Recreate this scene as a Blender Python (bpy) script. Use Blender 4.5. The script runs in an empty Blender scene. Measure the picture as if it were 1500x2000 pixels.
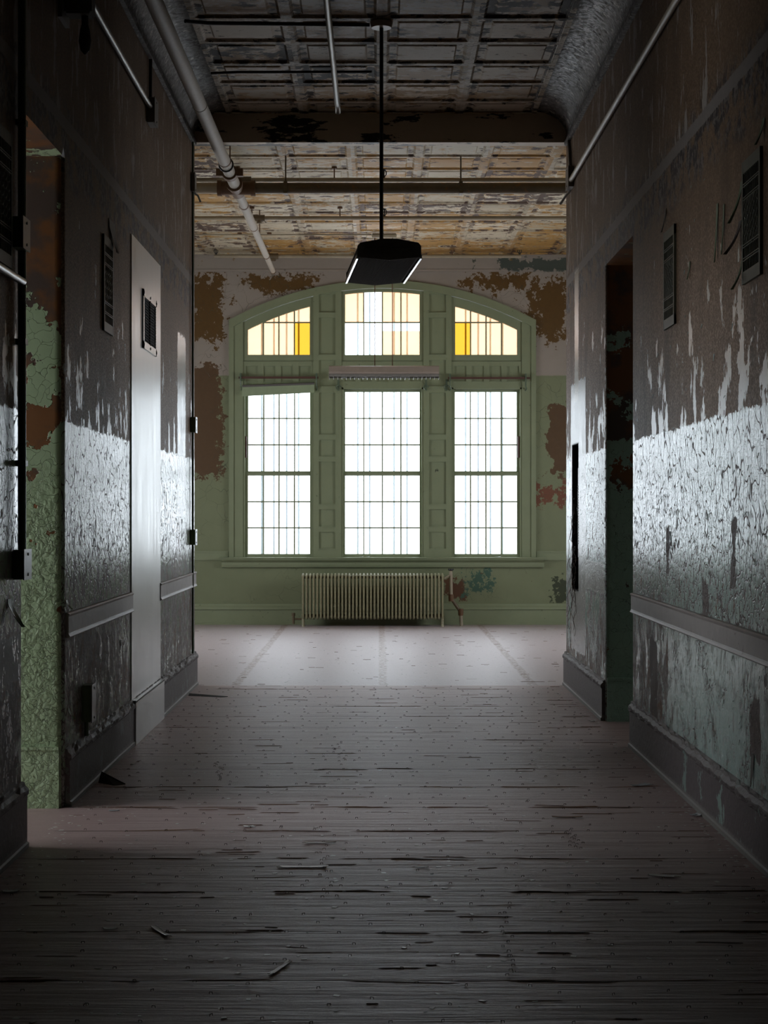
import bpy, bmesh, math, random
from mathutils import Vector, Matrix
random.seed(7)
PI = math.pi
SC = bpy.context.scene
COL = SC.collection

# ----------------------------------------------------------------- camera frame (pixels of the photograph <-> metres)
F = 3450.0; VX = 740.0; VY = 1000.0; EYE = 1.4
XL = -1.491; XR = 1.516          # corridor wall planes
YE = 14.29                       # corridor end
YB = 21.95                       # back wall
ZC = 4.60                        # ceiling
def D(x, y, Y): return Vector(((x-VX)*Y/F, Y, EYE+(VY-y)*Y/F))
def BX(x): return (x-VX)*YB/F
def BZ(y): return EYE+(VY-y)*YB/F
def LY(x): return XL*F/(x-VX)
def RY(x): return XR*F/(x-VX)
def G(x, y):
    Y = EYE*F/(y-VY); return Vector(((x-VX)*Y/F, Y, 0))

# ----------------------------------------------------------------- node mini language
class NT:
    def __init__(s, name):
        s.m = bpy.data.materials.new(name); s.m.use_nodes = True
        s.t = s.m.node_tree; s.t.nodes.clear()
        s.out = s.t.nodes.new('ShaderNodeOutputMaterial')
        s.tc = s.t.nodes.new('ShaderNodeTexCoord')
        s.P = V(s, s.tc.outputs['Object'])
        sp = s.t.nodes.new('ShaderNodeSeparateXYZ'); s.t.links.new(s.P.o, sp.inputs[0])
        s.x, s.y, s.z = (V(s, sp.outputs[i]) for i in range(3))
    def link(s, v, sock):
        if isinstance(v, V): s.t.links.new(v.o, sock)
        else:
            if isinstance(v, (tuple, list)) and len(v) == 3 and sock.type == 'RGBA': v = tuple(v)+(1,)
            sock.default_value = v
    def math(s, op, a, b=0.0, c=None, clamp=False):
        n = s.t.nodes.new('ShaderNodeMath'); n.operation = op; n.use_clamp = clamp
        s.link(a, n.inputs[0]); s.link(b, n.inputs[1])
        if c is not None: s.link(c, n.inputs[2])
        return V(s, n.outputs[0])
    def vec(s, x, y, z):
        n = s.t.nodes.new('ShaderNodeCombineXYZ')
        for i, v in enumerate((x, y, z)): s.link(v, n.inputs[i])
        return V(s, n.outputs[0])
    def sv(s, k, off=(0, 0, 0)):
        n = s.t.nodes.new('ShaderNodeMapping'); s.link(s.P, n.inputs[0])
        n.inputs['Scale'].default_value = k; n.inputs['Location'].default_value = off
        return V(s, n.outputs[0])
    def noise(s, scale, detail=6, rough=.6, vec=None, dist=0.0, off=None):
        n = s.t.nodes.new('ShaderNodeTexNoise')
        v = vec if vec is not None else s.P
        if off: v = s.sv((1, 1, 1), off)
        s.link(v, n.inputs['Vector'])
        n.inputs['Scale'].default_value = scale; n.inputs['Detail'].default_value = detail
        n.inputs['Roughness'].default_value = rough; n.inputs['Distortion'].default_value = dist
        return V(s, n.outputs[0])
    def vor(s, scale, feature='DISTANCE_TO_EDGE', vec=None, warp=0.0, rnd=1.0, col=False):
        n = s.t.nodes.new('ShaderNodeTexVoronoi'); n.feature = feature
        v = vec if vec is not None else s.P
        if warp:
            nn = s.t.nodes.new('ShaderNodeTexNoise'); s.link(v, nn.inputs['Vector'])
            nn.inputs['Scale'].default_value = scale*.8; nn.inputs['Detail'].default_value = 2
            a = s.t.nodes.new('ShaderNodeVectorMath'); a.operation = 'MULTIPLY_ADD'
            s.t.links.new(nn.outputs['Color'], a.inputs[0]); a.inputs[1].default_value = (warp,)*3; s.link(v, a.inputs[2])
            v = V(s, a.outputs[0])
        s.link(v, n.inputs['Vector']); n.inputs['Scale'].default_value = scale; n.inputs['Randomness'].default_value = rnd
        return V(s, n.outputs['Color' if col else 'Distance'])
    def white(s, vec):
        n = s.t.nodes.new('ShaderNodeTexWhiteNoise'); s.link(vec, n.inputs['Vector']); return V(s, n.outputs['Value'])
    def step(s, a, b, x):
        n = s.t.nodes.new('ShaderNodeMapRange'); n.interpolation_type = 'SMOOTHSTEP'
        s.link(x, n.inputs['Value']); s.link(a, n.inputs['From Min']); s.link(b, n.inputs['From Max'])
        return V(s, n.outputs[0])
    def lin(s, a, b, c, d, x):
        n = s.t.nodes.new('ShaderNodeMapRange'); s.link(x, n.inputs['Value'])
        for k, v in zip(('From Min', 'From Max', 'To Min', 'To Max'), (a, b, c, d)): s.link(v, n.inputs[k])
        return V(s, n.outputs[0])
    def mix(s, f, a, b):
        n = s.t.nodes.new('ShaderNodeMix'); n.data_type = 'RGBA'
        s.link(f, n.inputs[0]); s.link(a, n.inputs[6]); s.link(b, n.inputs[7]); return V(s, n.outputs[2])
    def mixf(s, f, a, b):
        n = s.t.nodes.new('ShaderNodeMix'); n.data_type = 'FLOAT'
        s.link(f, n.inputs[0]); s.link(a, n.inputs[2]); s.link(b, n.inputs[3]); return V(s, n.outputs[0])
    def box(s, u, v, cu, cv, hu, hv):           # signed distance to a rectangle (negative inside)
        return s.math('MAXIMUM', s.math('ABSOLUTE', u-cu)-hu, s.math('ABSOLUTE', v-cv)-hv)
    def bump(s, h, strength=.5, dist=.01):
        n = s.t.nodes.new('ShaderNodeBump'); n.inputs['Strength'].default_value = strength
        n.inputs['Distance'].default_value = dist; s.link(h, n.inputs['Height']); return V(s, n.outputs[0])
    def done(s, color, rough=.5, normal=None, metallic=0.0, spec=.5, **kw):
        b = s.t.nodes.new('ShaderNodeBsdfPrincipled')
        s.link(color, b.inputs['Base Color']); s.link(rough, b.inputs['Roughness'])
        s.link(metallic, b.inputs['Metallic']); s.link(spec, b.inputs['Specular IOR Level'])
        if normal is not None: s.link(normal, b.inputs['Normal'])
        for k, v in kw.items(): s.link(v, b.inputs[k])
        s.t.links.new(b.outputs[0], s.out.inputs[0]); return s.m
class V:
    def __init__(s, nt, o): s.nt = nt; s.o = o
    def __add__(s, b): return s.nt.math('ADD', s, b)
    def __radd__(s, b): return s.nt.math('ADD', s, b)
    def __sub__(s, b): return s.nt.math('SUBTRACT', s, b)
    def __rsub__(s, a): return s.nt.math('SUBTRACT', a, s)
    def __mul__(s, b): return s.nt.math('MULTIPLY', s, b)
    def __rmul__(s, b): return s.nt.math('MULTIPLY', s, b)
    def __truediv__(s, b): return s.nt.math('DIVIDE', s, b)
    def mx(s, b): return s.nt.math('MAXIMUM', s, b)
    def mn(s, b): return s.nt.math('MINIMUM', s, b)
    def inv(s): return s.nt.math('SUBTRACT', 1.0, s)
    def flo(s): return s.nt.math('FLOOR', s)
    def fra(s): return s.nt.math('FRACT', s)
    def ab(s): return s.nt.math('ABSOLUTE', s)

# ----------------------------------------------------------------- materials
def plain(name, c, rough=.5, var=.25, scale=18, metallic=0.0, spec=.5, spots=None, bump=.15, emis=None):
    n = NT(name); k = n.noise(scale, 6, .6)
    col = n.mix(k, tuple(v*(1-var) for v in c), tuple(v*(1+var) for v in c))
    if spots:
        col = n.mix(n.step(spots[1], spots[1]+.04, n.noise(scale*1.3, 8, .65, off=(3, 5, 1))), col, spots[0])
    return n.done(col, rough, n.bump(n.noise(scale*4, 4), bump, .002), metallic, spec)

def wall_material(side):
    n = NT('peeling_wall_'+side); x, y, z, S = n.x, n.y, n.z, n.step
    big = n.noise(1.3, 3, .55); med = n.noise(5.0, 5, .66); fine = n.noise(26, 5, .65); vfine = n.noise(90, 3, .6)
    st = n.noise(4, 5, .62, vec=n.sv((1, 3.0, .55)))          # vertical runs
    # --- layer masks
    low = S(1.827, 1.823, z+(fine-.5)*.07+(med-.5)*.04)          # gloss paint below the old dado line
    # remnants of pale paint above the line
    thr = n.lin(1.8, 2.8, .53, .675, z)
    rem = S(thr, thr+.012, n.noise(5.5, 5, .62, vec=n.sv((1, 1.1, .62), (2, 7, 3)))+(fine-.5)*.12)
    rem = rem*S(3.0, 2.8, z)
    # cracking of the lower paint
    vv = n.sv((1, 1.0, .62))
    cr1 = n.vor(11, vec=vv, warp=.09); cr2 = n.vor(27, vec=n.sv((1, 1.1, .85), (4, 1, 2)), warp=.05)
    craze = n.lin(1.75, 1.0, .25, 1.0, z)
    c1 = S(.035, .012, cr1+(fine-.5)*.03); c2 = S(.075, .03, cr2+(fine-.5)*.05+(1-craze)*.05)*craze
    if side == 'left':
        pthr = n.lin(.9, 1.55, .535, .72, z)
        lowp = S(1.0, .85, z)*.07
        peel = S(pthr-lowp, pthr-lowp+.012, n.noise(7, 5, .68, vec=n.sv((1, 1.3, .7), (1, 2, 9)))+(c2*.03)+(big-.5)*.16)
    else:
        teal = n.box(y, z, 8.1, .55, .9, .55)
        pthr = n.lin(.3, 1.6, .585, .72, z)+S(.35, -.1, teal)*.1-S(8.9, 9.6, y)*S(1.0, .9, z)*.14
        peel = S(pthr, pthr+.012, n.noise(7, 5, .68, vec=n.sv((1, 1.2, .55), (1, 2, 9)))+(big-.5)*.12)
    crack = c1.mx(c2)
    if side == 'right': crack = crack*n.mixf(S(.84, .78, z), 1.0, S(.46, .6, n.noise(3.4, 3, .6, off=(7, 7, 7))))
    st2 = n.lin(1.74, 1.0, .70, .535, z) if side == 'left' else n.lin(1.7, .95, .70, .565, z)
    chip = S(st2, st2+.015, n.noise(17, 5, .68, vec=n.sv((1, 1.0, .8), (3, 6, 1)))+(n.noise(2.6, 3, .5, off=(2, 5, 5))-.5)*.12)
    if side == 'right': chip = chip*n.mixf(S(.84, .78, z), 1.0, .5)
    peel = peel.mx(chip)
    bare = peel.mx(crack)
    # --- colours
    mint = n.mix(med, (.30, .40, .28), (.36, .46, .33)) if side == 'left' else n.mix(med, (.36, .49, .44), (.43, .58, .54))
    plas = n.mix(fine, (.125, .098, .09), (.235, .195, .18))
    plas = n.mix(S(.95, .85, z)*S(.45, .6, n.noise(20, 5, .7, off=(1, 1, 4))), plas, (.36, .345, .315))
    plas = n.mix(S(.52, .62, n.noise(9, 5, .6, off=(8, 8, 8))), plas, (.16, .085, .05))
    lowc = n.mix(bare, mint, plas)
    lowc = n.mix(crack*.75, lowc, (.035, .028, .025))
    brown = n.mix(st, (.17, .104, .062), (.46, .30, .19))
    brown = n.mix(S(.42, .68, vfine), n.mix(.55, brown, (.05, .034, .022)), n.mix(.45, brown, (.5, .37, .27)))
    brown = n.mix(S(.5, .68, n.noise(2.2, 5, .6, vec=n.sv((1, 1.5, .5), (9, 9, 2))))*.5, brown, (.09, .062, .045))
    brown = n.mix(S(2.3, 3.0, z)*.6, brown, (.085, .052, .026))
    pale = n.mix(med, (.40, .41, .35), (.50, .50, .44))
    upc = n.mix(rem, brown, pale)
    # grey bruised band under the stripe, stripe itself, brown above it with grey scuffs
    band = S(2.93, 3.05, z+(med-.5)*.3)*S(3.4, 3.25, z)
    bm = band*S(.44, .52, n.noise(6, 5, .7, off=(4, 4, 4)))
    upc = n.mix(bm, upc, n.mix(S(.45, .6, fine), (.028, .025, .024), (.15, .13, .12)))
    scuff = S(.565, .60, n.noise(7, 5, .7, vec=n.sv((1, 1.2, .4), (6, 3, 3))))*S(3.2, 3.3, z)
    upc = n.mix(scuff, upc, (.27, .24, .21))
    stripe = S(.036, .030, (z-3.245+(fine-.5)*.03+(med-.5)*.02).ab())
    upc = n.mix(stripe, upc, n.mix(fine, (.15, .135, .12), (.2, .18, .165)))
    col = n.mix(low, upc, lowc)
    # large smooth repairs
    rough_low = n.mixf(bare, .2 if side == 'left' else .23, .55)
    rough_up = n.mixf(rem, .54, .30)
    rough = n.mixf(low, rough_up, rough_low)
    if side == 'right':
        rp = S(.012, -.004, n.box(y, z, 13.45, 1.35, .52, 1.08)+(med-.5)*.12+(z-1.6).ab()*.05)
        gp = S(.01, -.005, n.box(y, z, 12.6, .95, .7, .1)+(med-.5)*.04)
        rp = rp.mx(gp)
        col = n.mix(rp, col, n.mix(med, (.40, .41, .40), (.50, .51, .49))); rough = n.mixf(rp, rough, .27)
        for cy_, cz_, wy_, wz_ in ((7.12, .52, .10, .12), (9.28, 1.2, .05, .12), (7.55, 1.22, .05, .14), (8.2, .98, .08, .09), (9.75, .5, .12, .2)):
            pt = S(.012, -.006, n.box(y, z, cy_, cz_, wy_, wz_)+(med-.5)*.3)
            col = n.mix(pt, col, n.mix(fine, (.06, .045, .04), (.15, .115, .10))); rough = n.mixf(pt, rough, .6)
        tall = S(.01, -.005, n.box(y, z, 13.55, 2.75, .13, .5)+(fine-.5)*.08)
        col = n.mix(tall, col, (.44, .42, .36)); rough = n.mixf(tall, rough, .26)
    else:
        tall = S(.01, -.005, n.box(y, z, 13.35, 2.05, .27, .68)+(fine-.5)*.14)
        col = n.mix(tall, col, (.46, .46, .42)); rough = n.mixf(tall, rough, .23)
        pa = S(.012, -.006, n.box(y, z, 13.0, 1.15, .33, .25)+(med-.5)*.3)
        col = n.mix(pa, col, plas)
        gh = S(.008, -.004, n.box(y, z, 5.0, .8, 2.45, .09)+(fine-.5)*.02)
        col = n.mix(gh, col, n.mix(fine, (.15, .145, .135), (.2, .19, .18)))
        hl = S(.02, -.01, n.box(y, z, 7.12, .45, .12, .2)+(med-.5)*.3)
        col = n.mix(hl, col, (.10, .078, .072))
    h = (bare.inv())*low*.8 + rem*(low.inv())*.6 + fine*n.mixf(low, .45, .22) + vfine*n.mixf(low, .45, .10) + med*.5
    lump = n.vor(27, 'F1', vec=n.sv((1, 1.1, .85), (4, 1, 2)), warp=.05)
    h = h - lump*low*craze*.35
    spec = n.mixf(low, n.mixf(rem, .1, .5), n.mixf(bare, .5, .25))
    return n.done(col, rough, n.bump(h, .38, .007), 0.0, spec)

def jamb_material(side):
    n = NT('green_jamb_'+side); x, y, z, S = n.x, n.y, n.z, n.step
    med = n.noise(6, 5, .6); fine = n.noise(30, 5, .6)
    cell = n.vor(15, warp=.12); cell2 = n.vor(27, warp=.10, vec=n.sv((1, 1, 1), (3, 3, 3)))
    sm_ = 1.0 if side == 'left' else .25
    low = S(1.75, 1.3, z+(med-.5)*.8)
    crack = (S(.02, .006, cell)*.6).mx(S(.03, .008, cell2)*low*sm_*.7*S(.4, .55, n.noise(5, 3, .6, off=(4, 4, 1))))
    if side == 'left':
        g = n.mix(med, (.33, .44, .25), (.42, .53, .33))
        up = n.lin(.9, 2.6, .66, .44, z)
    else:
        g = n.mix(med, (.30, .46, .35), (.37, .54, .43))
        up = n.lin(.8, 2.2, .66, .38, z)
    bare = S(up, up+.012, n.noise(4.2, 5, .62, off=(5, 1, 2))+(fine-.5)*.04)
    spot = S(.68, .69, n.noise(8, 5, .6, off=(1, 9, 2)))
    rust = n.mix(S(.45, .6, n.noise(3.5, 5, .6, off=(9, 1, 1))), (.20, .085, .03), (.085, .06, .048))
    col = n.mix(bare.mx(spot), n.mix(crack, g, (.08, .09, .05)), rust)
    pl = S(.30, .285, z+(fine-.5)*.02)
    lump = n.vor(27, 'F1', warp=.10, vec=n.sv((1, 1, 1), (3, 3, 3)))
    h = bare.inv()*.7 - lump*low*.5*sm_ + fine*.25*low - crack*.5*bare.inv() + fine*.1
    return n.done(col, .42, n.bump(h, .8, .012), 0, .45)

def back_material():
    n = NT('back_wall_paint'); x, y, z, S = n.x, n.y, n.z, n.step
    med = n.noise(4, 5, .6); fine = n.noise(18, 5, .66); sp = n.noise(9, 5, .72, off=(2, 2, 2))
    green = n.mix(med, (.17, .19, .105), (.215, .24, .137))
    pale = n.mix(med, (.29, .25, .21), (.345, .30, .255))
    lime = S(3.10, 3.09, z+(fine-.5)*.02)
    col = n.mix(lime, pale, green)
    def patch(px0, px1, py0, py1, noi, amp, colr, edge=.012):
        nonlocal col
        d = n.box(x, z, (BX(px0)+BX(px1))/2, (BZ(py0)+BZ(py1))/2, abs(BX(px1)-BX(px0))/2, abs(BZ(py1)-BZ(py0))/2)
        m = S(edge, -edge, d+(noi-.5)*amp)
        col = n.mix(m, col, colr)
    ochre = n.mix(fine, (.085, .043, .008), (.13, .068, .014)); umber = n.mix(fine, (.08, .042, .016), (.11, .06, .024))
    patch(370, 440, 540, 665, sp, 1.1, ochre); patch(488, 610, 540, 566, sp, .9, ochre)
    patch(370, 432, 712, 930, sp, .55, umber); patch(1030, 1115, 545, 665, sp, 1.15, ochre)
    patch(900, 1030, 536, 560, sp, 1.25, ochre)
    patch(1075, 1125, 790, 925, n.noise(6, 5, .6, off=(7, 0, 3)), .8, umber)
    patch(1055, 1095, 930, 932, sp, .5, umber)
    patch(870, 905, 1135, 1165, sp, .5, (.10, .045, .02)); patch(915, 960, 1120, 1150, sp, .85, (.055, .11, .075))
    patch(1085, 1110, 1135, 1175, sp, .6, (.04, .05, .025)); patch(1050, 1105, 950, 980, sp, .95, (.16, .06, .03))
    craze = S(.012, .003, n.vor(5.5, warp=.25)+(med-.5)*.03)*S(.45, .6, n.noise(1.2, 3, .5))
    col = n.mix(craze*.6, col, (.05, .055, .03))
    col = n.mix(S(.72, .73, n.noise(7, 5, .65, off=(3, 8, 8))), col, (.09, .06, .03))
    return n.done(col, .5, n.bump(fine*.3+med*.5-craze, .35, .006), 0, .4)

def frieze_material():
    n = NT('frieze_paint'); x, y, z, S = n.x, n.y, n.z, n.step
    med = n.noise(4, 7, .6); sp = n.noise(7, 7, .7, off=(1, 6, 2))
    col = n.mix(med, (.29, .25, .21), (.345, .30, .255))
    d = n.box(x, z, BX(1060), BZ(517), .55, .07)
    col = n.mix(S(.01, -.01, d+(sp-.5)*.5), col, (.07, .085, .07))
    col = n.mix(S(.66, .67, sp), col, (.075, .085, .065))
    col = n.mix(S(.66, .67, n.noise(6, 7, .7, off=(9, 6, 2))), col, (.2, .12, .04))
    return n.done(col, .5, n.bump(med, .2, .005), 0, .4)

def beam_material():
    n = NT('beam_paint'); S = n.step
    d = n.noise(3.2, 7, .68, vec=n.sv((.6, 1, 2.2))); med = n.noise(9, 7, .6)
    col = n.mix(med, (.46, .39, .29), (.58, .49, .38))
    col = n.mix(S(.545, .56, d), col, (.018, .016, .016))
    return n.done(col, .55, n.bump(S(.545, .56, d).inv()*.5+med*.3, .5, .006), 0, .4)

def ceiling_material(name, warm, px, x0, py, y0):
    n = NT(name); x, y, z, S = n.x, n.y, n.z, n.step
    cx = ((x-x0)/px); cy = ((y-y0)/py)
    fx = (cx.fra()-.5).ab(); fy = (cy.fra()-.5).ab()          # .5 at ribs, 0 in the middle of a panel
    r1 = n.white(n.vec(cx.flo(), cy.flo(), 1.3)); r2 = n.white(n.vec(cx.flo(), cy.flo(), 7.7))
    med = n.noise(6, 7, .7, vec=n.sv((.8, 1.6, 1))); fine = n.noise(22, 7, .7, vec=n.sv((.7, 1.6, 1)), off=None)
    flake = n.noise(13, 7, .72, vec=n.sv((.7, 2.0, 1), (5, 2, 1)))
    rib = S(.405, .42, fx.mx(fy))
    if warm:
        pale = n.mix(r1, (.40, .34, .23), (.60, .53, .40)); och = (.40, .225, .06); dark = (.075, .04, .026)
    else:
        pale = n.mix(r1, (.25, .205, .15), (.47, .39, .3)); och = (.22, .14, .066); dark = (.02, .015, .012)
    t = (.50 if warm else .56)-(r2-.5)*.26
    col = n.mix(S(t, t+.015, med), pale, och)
    t2 = n.mixf(rib, .585, .57)-(S(.78, .98, r1)*.10)
    inner = S(.32, .36, fx)*S(.43, .40, fx)
    dk = S(t2-inner*.07, t2-inner*.07+.012, n.noise(5, 7, .7, vec=n.sv((.9, 1.5, 1), (8, 4, 1)))+(fine-.5)*.08)
    col = n.mix(dk, col, dark)
    col = n.mix(S(.615, .625, flake)*.8, col, dark)
    col = n.mix(rib*S(.4, .6, fine)*.5, col, n.mix(fine, (.30, .26, .2) if warm else (.18, .16, .13), dark))
    bead = (n.vor(48, 'F1')*S(.44, .45, fx.mx(fy)))
    return n.done(col, n.mixf(dk, .55, .65), n.bump(dk.inv()*.4+fine*.4-bead*.8, .6, .006), 0, .4 if warm else .12)

def floor_material():
    n = NT('worn_floor'); x, y, z, S = n.x, n.y, n.z, n.step
    room = S(14.22, 14.30, y+(n.noise(20)-.5)*.03)
    wr = n.noise(1.0, 6, .6, vec=n.sv((.9, 9.0, 1)), dist=.25)          # wrinkles running across
    wr2 = n.noise(1.0, 6, .65, vec=n.sv((1.6, 34.0, 1), (3, 3, 0)))
    fine = n.noise(60, 6, .7); med = n.noise(3, 7, .6)
    col = n.mix(med, (.37, .262, .245), (.48, .352, .332))
    col = n.mix(S(.35, .7, fine)*.45, col, (.50, .375, .356))
    col = n.mix(room*.85, col, n.mix(fine, (.43, .375, .385), (.53, .465, .475)))
    # board joints: thin dark broken lines
    pitch = .62
    jy = (y/pitch).fra()
    jl = S(.012, .005, (jy-.5+(n.noise(2, 3, .5, vec=n.sv((1, .3, 1)))-.5)*.02).ab())*S(.42, .5, n.noise(1.1, 3, .5, vec=n.sv((1, 1.6, 1), (0, 4, 0))))
    jl = jl*room.inv()
    tear = S(.715, .73, n.noise(1.0, 5, .6, vec=n.sv((3.0, 150.0, 1), (7, 1, 0))))
    tear = tear*(1-room*.75)
    pits = S(.115, .085, n.vor(7.5, 'F1', vec=n.sv((1, 1, 0))))*.0
    dirt = S(.70, .73, n.noise(38, 5, .6, vec=n.sv((.8, 1.6, 1), (2, 5, 0))))
    col = n.mix(tear.mx(jl), col, n.mix(fine, (.03, .016, .010), (.09, .05, .03)))
    col = n.mix(dirt*.6, col, (.07, .05, .042))
    # seams of the sheet flooring in the end room
    wob = (n.noise(9, 4, .6)-.5)*.07
    seam = None
    for sx in (-1.16, .035, 1.25):
        q = S(.045, .025, (x-sx+wob).ab()); seam = q if seam is None else seam.mx(q)
    seam = seam*room*S(.46, .52, n.noise(22, 6, .7))
    col = n.mix(room*S(.63, .66, n.noise(30, 5, .65, vec=n.sv((.7, 1.0, 1), (4, 4, 0))))*.8, col, (.12, .075, .06))
    col = n.mix(room*S(.67, .69, n.noise(26, 5, .65, vec=n.sv((.8, 1.0, 1), (9, 1, 0))))*.8, col, (.75, .70, .68))
    col = n.mix(seam, col, n.mix(S(.35, .6, fine), (.10, .05, .032), (.36, .25, .205)))
    h = wr*1.6*room.inv() + wr2*.5*room.inv() + fine*.08 - tear*.6 - jl*.8
    return n.done(col, n.mixf(room, .48, .46), n.bump(h, .6, .016), 0, n.mixf(room, .30, .32))

def baseboard_material(side):
    n = NT('baseboard_paint_'+side); S = n.step
    med = n.noise(5, 7, .66); fine = n.noise(30, 7, .65)
    col = n.mix(fine, (.085, .069, .07), (.155, .13, .13))
    g = S(.58, .595, n.noise(6, 7, .7, vec=n.sv((1, 1, .7), (3, 1, 4))))
    if side == 'right': g = g*S(9.8, 8.2, n.y)
    elif side == 'left': g = g*.25
    col = n.mix(g, col, (.26, .36, .32))
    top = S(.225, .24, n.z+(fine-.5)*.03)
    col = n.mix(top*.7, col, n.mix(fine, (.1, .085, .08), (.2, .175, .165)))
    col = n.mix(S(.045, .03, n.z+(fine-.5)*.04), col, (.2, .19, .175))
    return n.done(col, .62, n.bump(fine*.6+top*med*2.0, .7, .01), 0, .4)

def woodgreen(name='green_woodwork'):
    n = NT(name); S = n.step
    med = n.noise(5, 7, .6); fine = n.noise(24, 7, .65)
    col = n.mix(med, (.205, .235, .14), (.255, .29, .175))
    col = n.mix(S(.66, .70, fine), col, (.13, .15, .085))
    return n.done(col, .42, n.bump(fine, .15, .003), 0, .45)

def pane_material(name, tint, diff, haze=.08):
    n = NT(name); t = n.t
    tr = t.nodes.new('ShaderNodeBsdfTransparent'); tr.inputs[0].default_value = tint+(1,)
    tl = t.nodes.new('ShaderNodeBsdfTranslucent')
    n.link(n.mix(n.noise(9, 5, .6), tuple(v*.8 for v in diff), diff), tl.inputs[0])
    gl = t.nodes.new('ShaderNodeBsdfGlossy'); gl.inputs['Roughness'].default_value = .15
    m = t.nodes.new('ShaderNodeMixShader'); m.inputs[0].default_value = haze
    t.links.new(tr.outputs[0], m.inputs[1]); t.links.new(tl.outputs[0], m.inputs[2])
    m2 = t.nodes.new('ShaderNodeMixShader'); m2.inputs[0].default_value = .03
    t.links.new(m.outputs[0], m2.inputs[1]); t.links.new(gl.outputs[0], m2.inputs[2])
    t.links.new(m2.outputs[0], n.out.inputs[0]); return n.m

def steel_material():
    n = NT('brushed_steel_sheet'); S = n.step
    br = n.noise(1.0, 5, .6, vec=n.sv((1, 34, .5))); sm = n.noise(3, 6, .6, vec=n.sv((1, 2.2, .5)))
    col = n.mix(br, (.50, .50, .48), (.63, .63, .62))
    return n.done(col, n.lin(.3, .7, .27, .42, sm*.5+br*.5), n.bump(br, .12, .004), .55, .5)

M = dict(
    wl=wall_material('left'), wr=wall_material('right'), jl=jamb_material('left'), jr=jamb_material('right'),
    back=back_material(), frieze=frieze_material(), beam=beam_material(), floor=floor_material(),
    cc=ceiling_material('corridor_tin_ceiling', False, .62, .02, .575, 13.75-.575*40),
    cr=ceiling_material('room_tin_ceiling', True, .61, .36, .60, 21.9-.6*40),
    bl=baseboard_material('left'), br=baseboard_material('right'), wood=woodgreen(), steel=steel_material(),
    rail=plain('rail_wood', (.34, .31, .29), .5, .2, 14, spots=((.2, .165, .14), .62)),
    pane=pane_material('clear_pane', (.94, .96, .97), (.42, .47, .55), .13),
    cream=pane_material('cream_pane', (.58, .415, .33), (.66, .56, .40), .22),
    amber=pane_material('amber_pane', (.48, .325, .10), (.7, .38, .01), .08),
    bar=plain('guard_bar', (.5, .55, .62), .6, .1),
    conduit=plain('green_conduit', (.10, .135, .09), .4, .3, 30),
    steelpipe=plain('grey_conduit', (.17, .155, .135), .38, .25, 20, .3),
    chrome=plain('bare_metal_conduit', (.45, .45, .45), .3, .2, 30, .9),
    lagging=plain('pipe_lagging', (.37, .335, .28), .6, .16, 22, spots=((.2, .15, .1), .66), bump=.3),
    rust=plain('rusty_iron', (.13, .065, .028), .6, .4, 26),
    ironpipe=plain('dirty_iron_pipe', (.12, .088, .05), .5, .35, 14, spots=((.2, .1, .035), .6)),
    palepipe=plain('pale_pipe', (.33, .28, .2), .45, .25, 12, spots=((.25, .13, .05), .66)),
    dark=plain('dark_iron', (.018, .017, .017), .5, .3, 30),
    fixture=plain('dusty_dark_housing', (.13, .122, .114), .85, .3, 60, 0, .12),
    lens=plain('clear_side_diffuser', (.55, .58, .6), .16, .08, 60, bump=.01),
    louver=plain('grey_louver', (.22, .21, .19), .5, .2, 30),
    fixpale=plain('beige_fixture_body', (.31, .255, .21), .45, .18, 12),
    radi=plain('radiator_paint', (.27, .25, .15), .42, .25, 25, spots=((.14, .075, .035), .60)),
    boxg=plain('green_box_paint', (.14, .20, .11), .42, .25, 20, spots=((.1, .05, .025), .68)),
    cover=plain('worn_steel_cover', (.27, .275, .28), .35, .15, 30, .5),
    grille=plain('green_grey_grille', (.075, .08, .055), .5, .35, 30),
    black=plain('void_black', (.012, .012, .012), .8, .2),
    shade=plain('pale_green_shade', (.27, .33, .20), .6, .15, 12),
    rod=plain('brown_rod', (.085, .04, .03), .45, .25, 20),
    white=plain('white_strip', (.62, .65, .68), .35, .1, 20),
    wire=plain('brown_wire', (.06, .03, .018), .5, .3, 30),
    chip=plain('paint_chip', (.66, .65, .60), .36, .3, 20, bump=.03),
    splinter=plain('splinter_wood', (.22, .12, .07), .6, .4, 40),
    palewood=plain('pale_splinter', (.8, .74, .69), .38, .25, 40, spots=((.4, .3, .22), .64), bump=.04),
    film=plain('clouded_film', (.5, .53, .55), .25, .15, 20),
    staple=plain('staple_wire', (.085, .07, .06), .35, .3, 40, .4),
    roomwall=plain('side_room_plaster', (.42, .42, .38), .7, .15, 6),
    outer=plain('light_stop_dark', (.05, .045, .04), .7, .2, 6),  # kept dark so the added rear wall bounces little light
)
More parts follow.
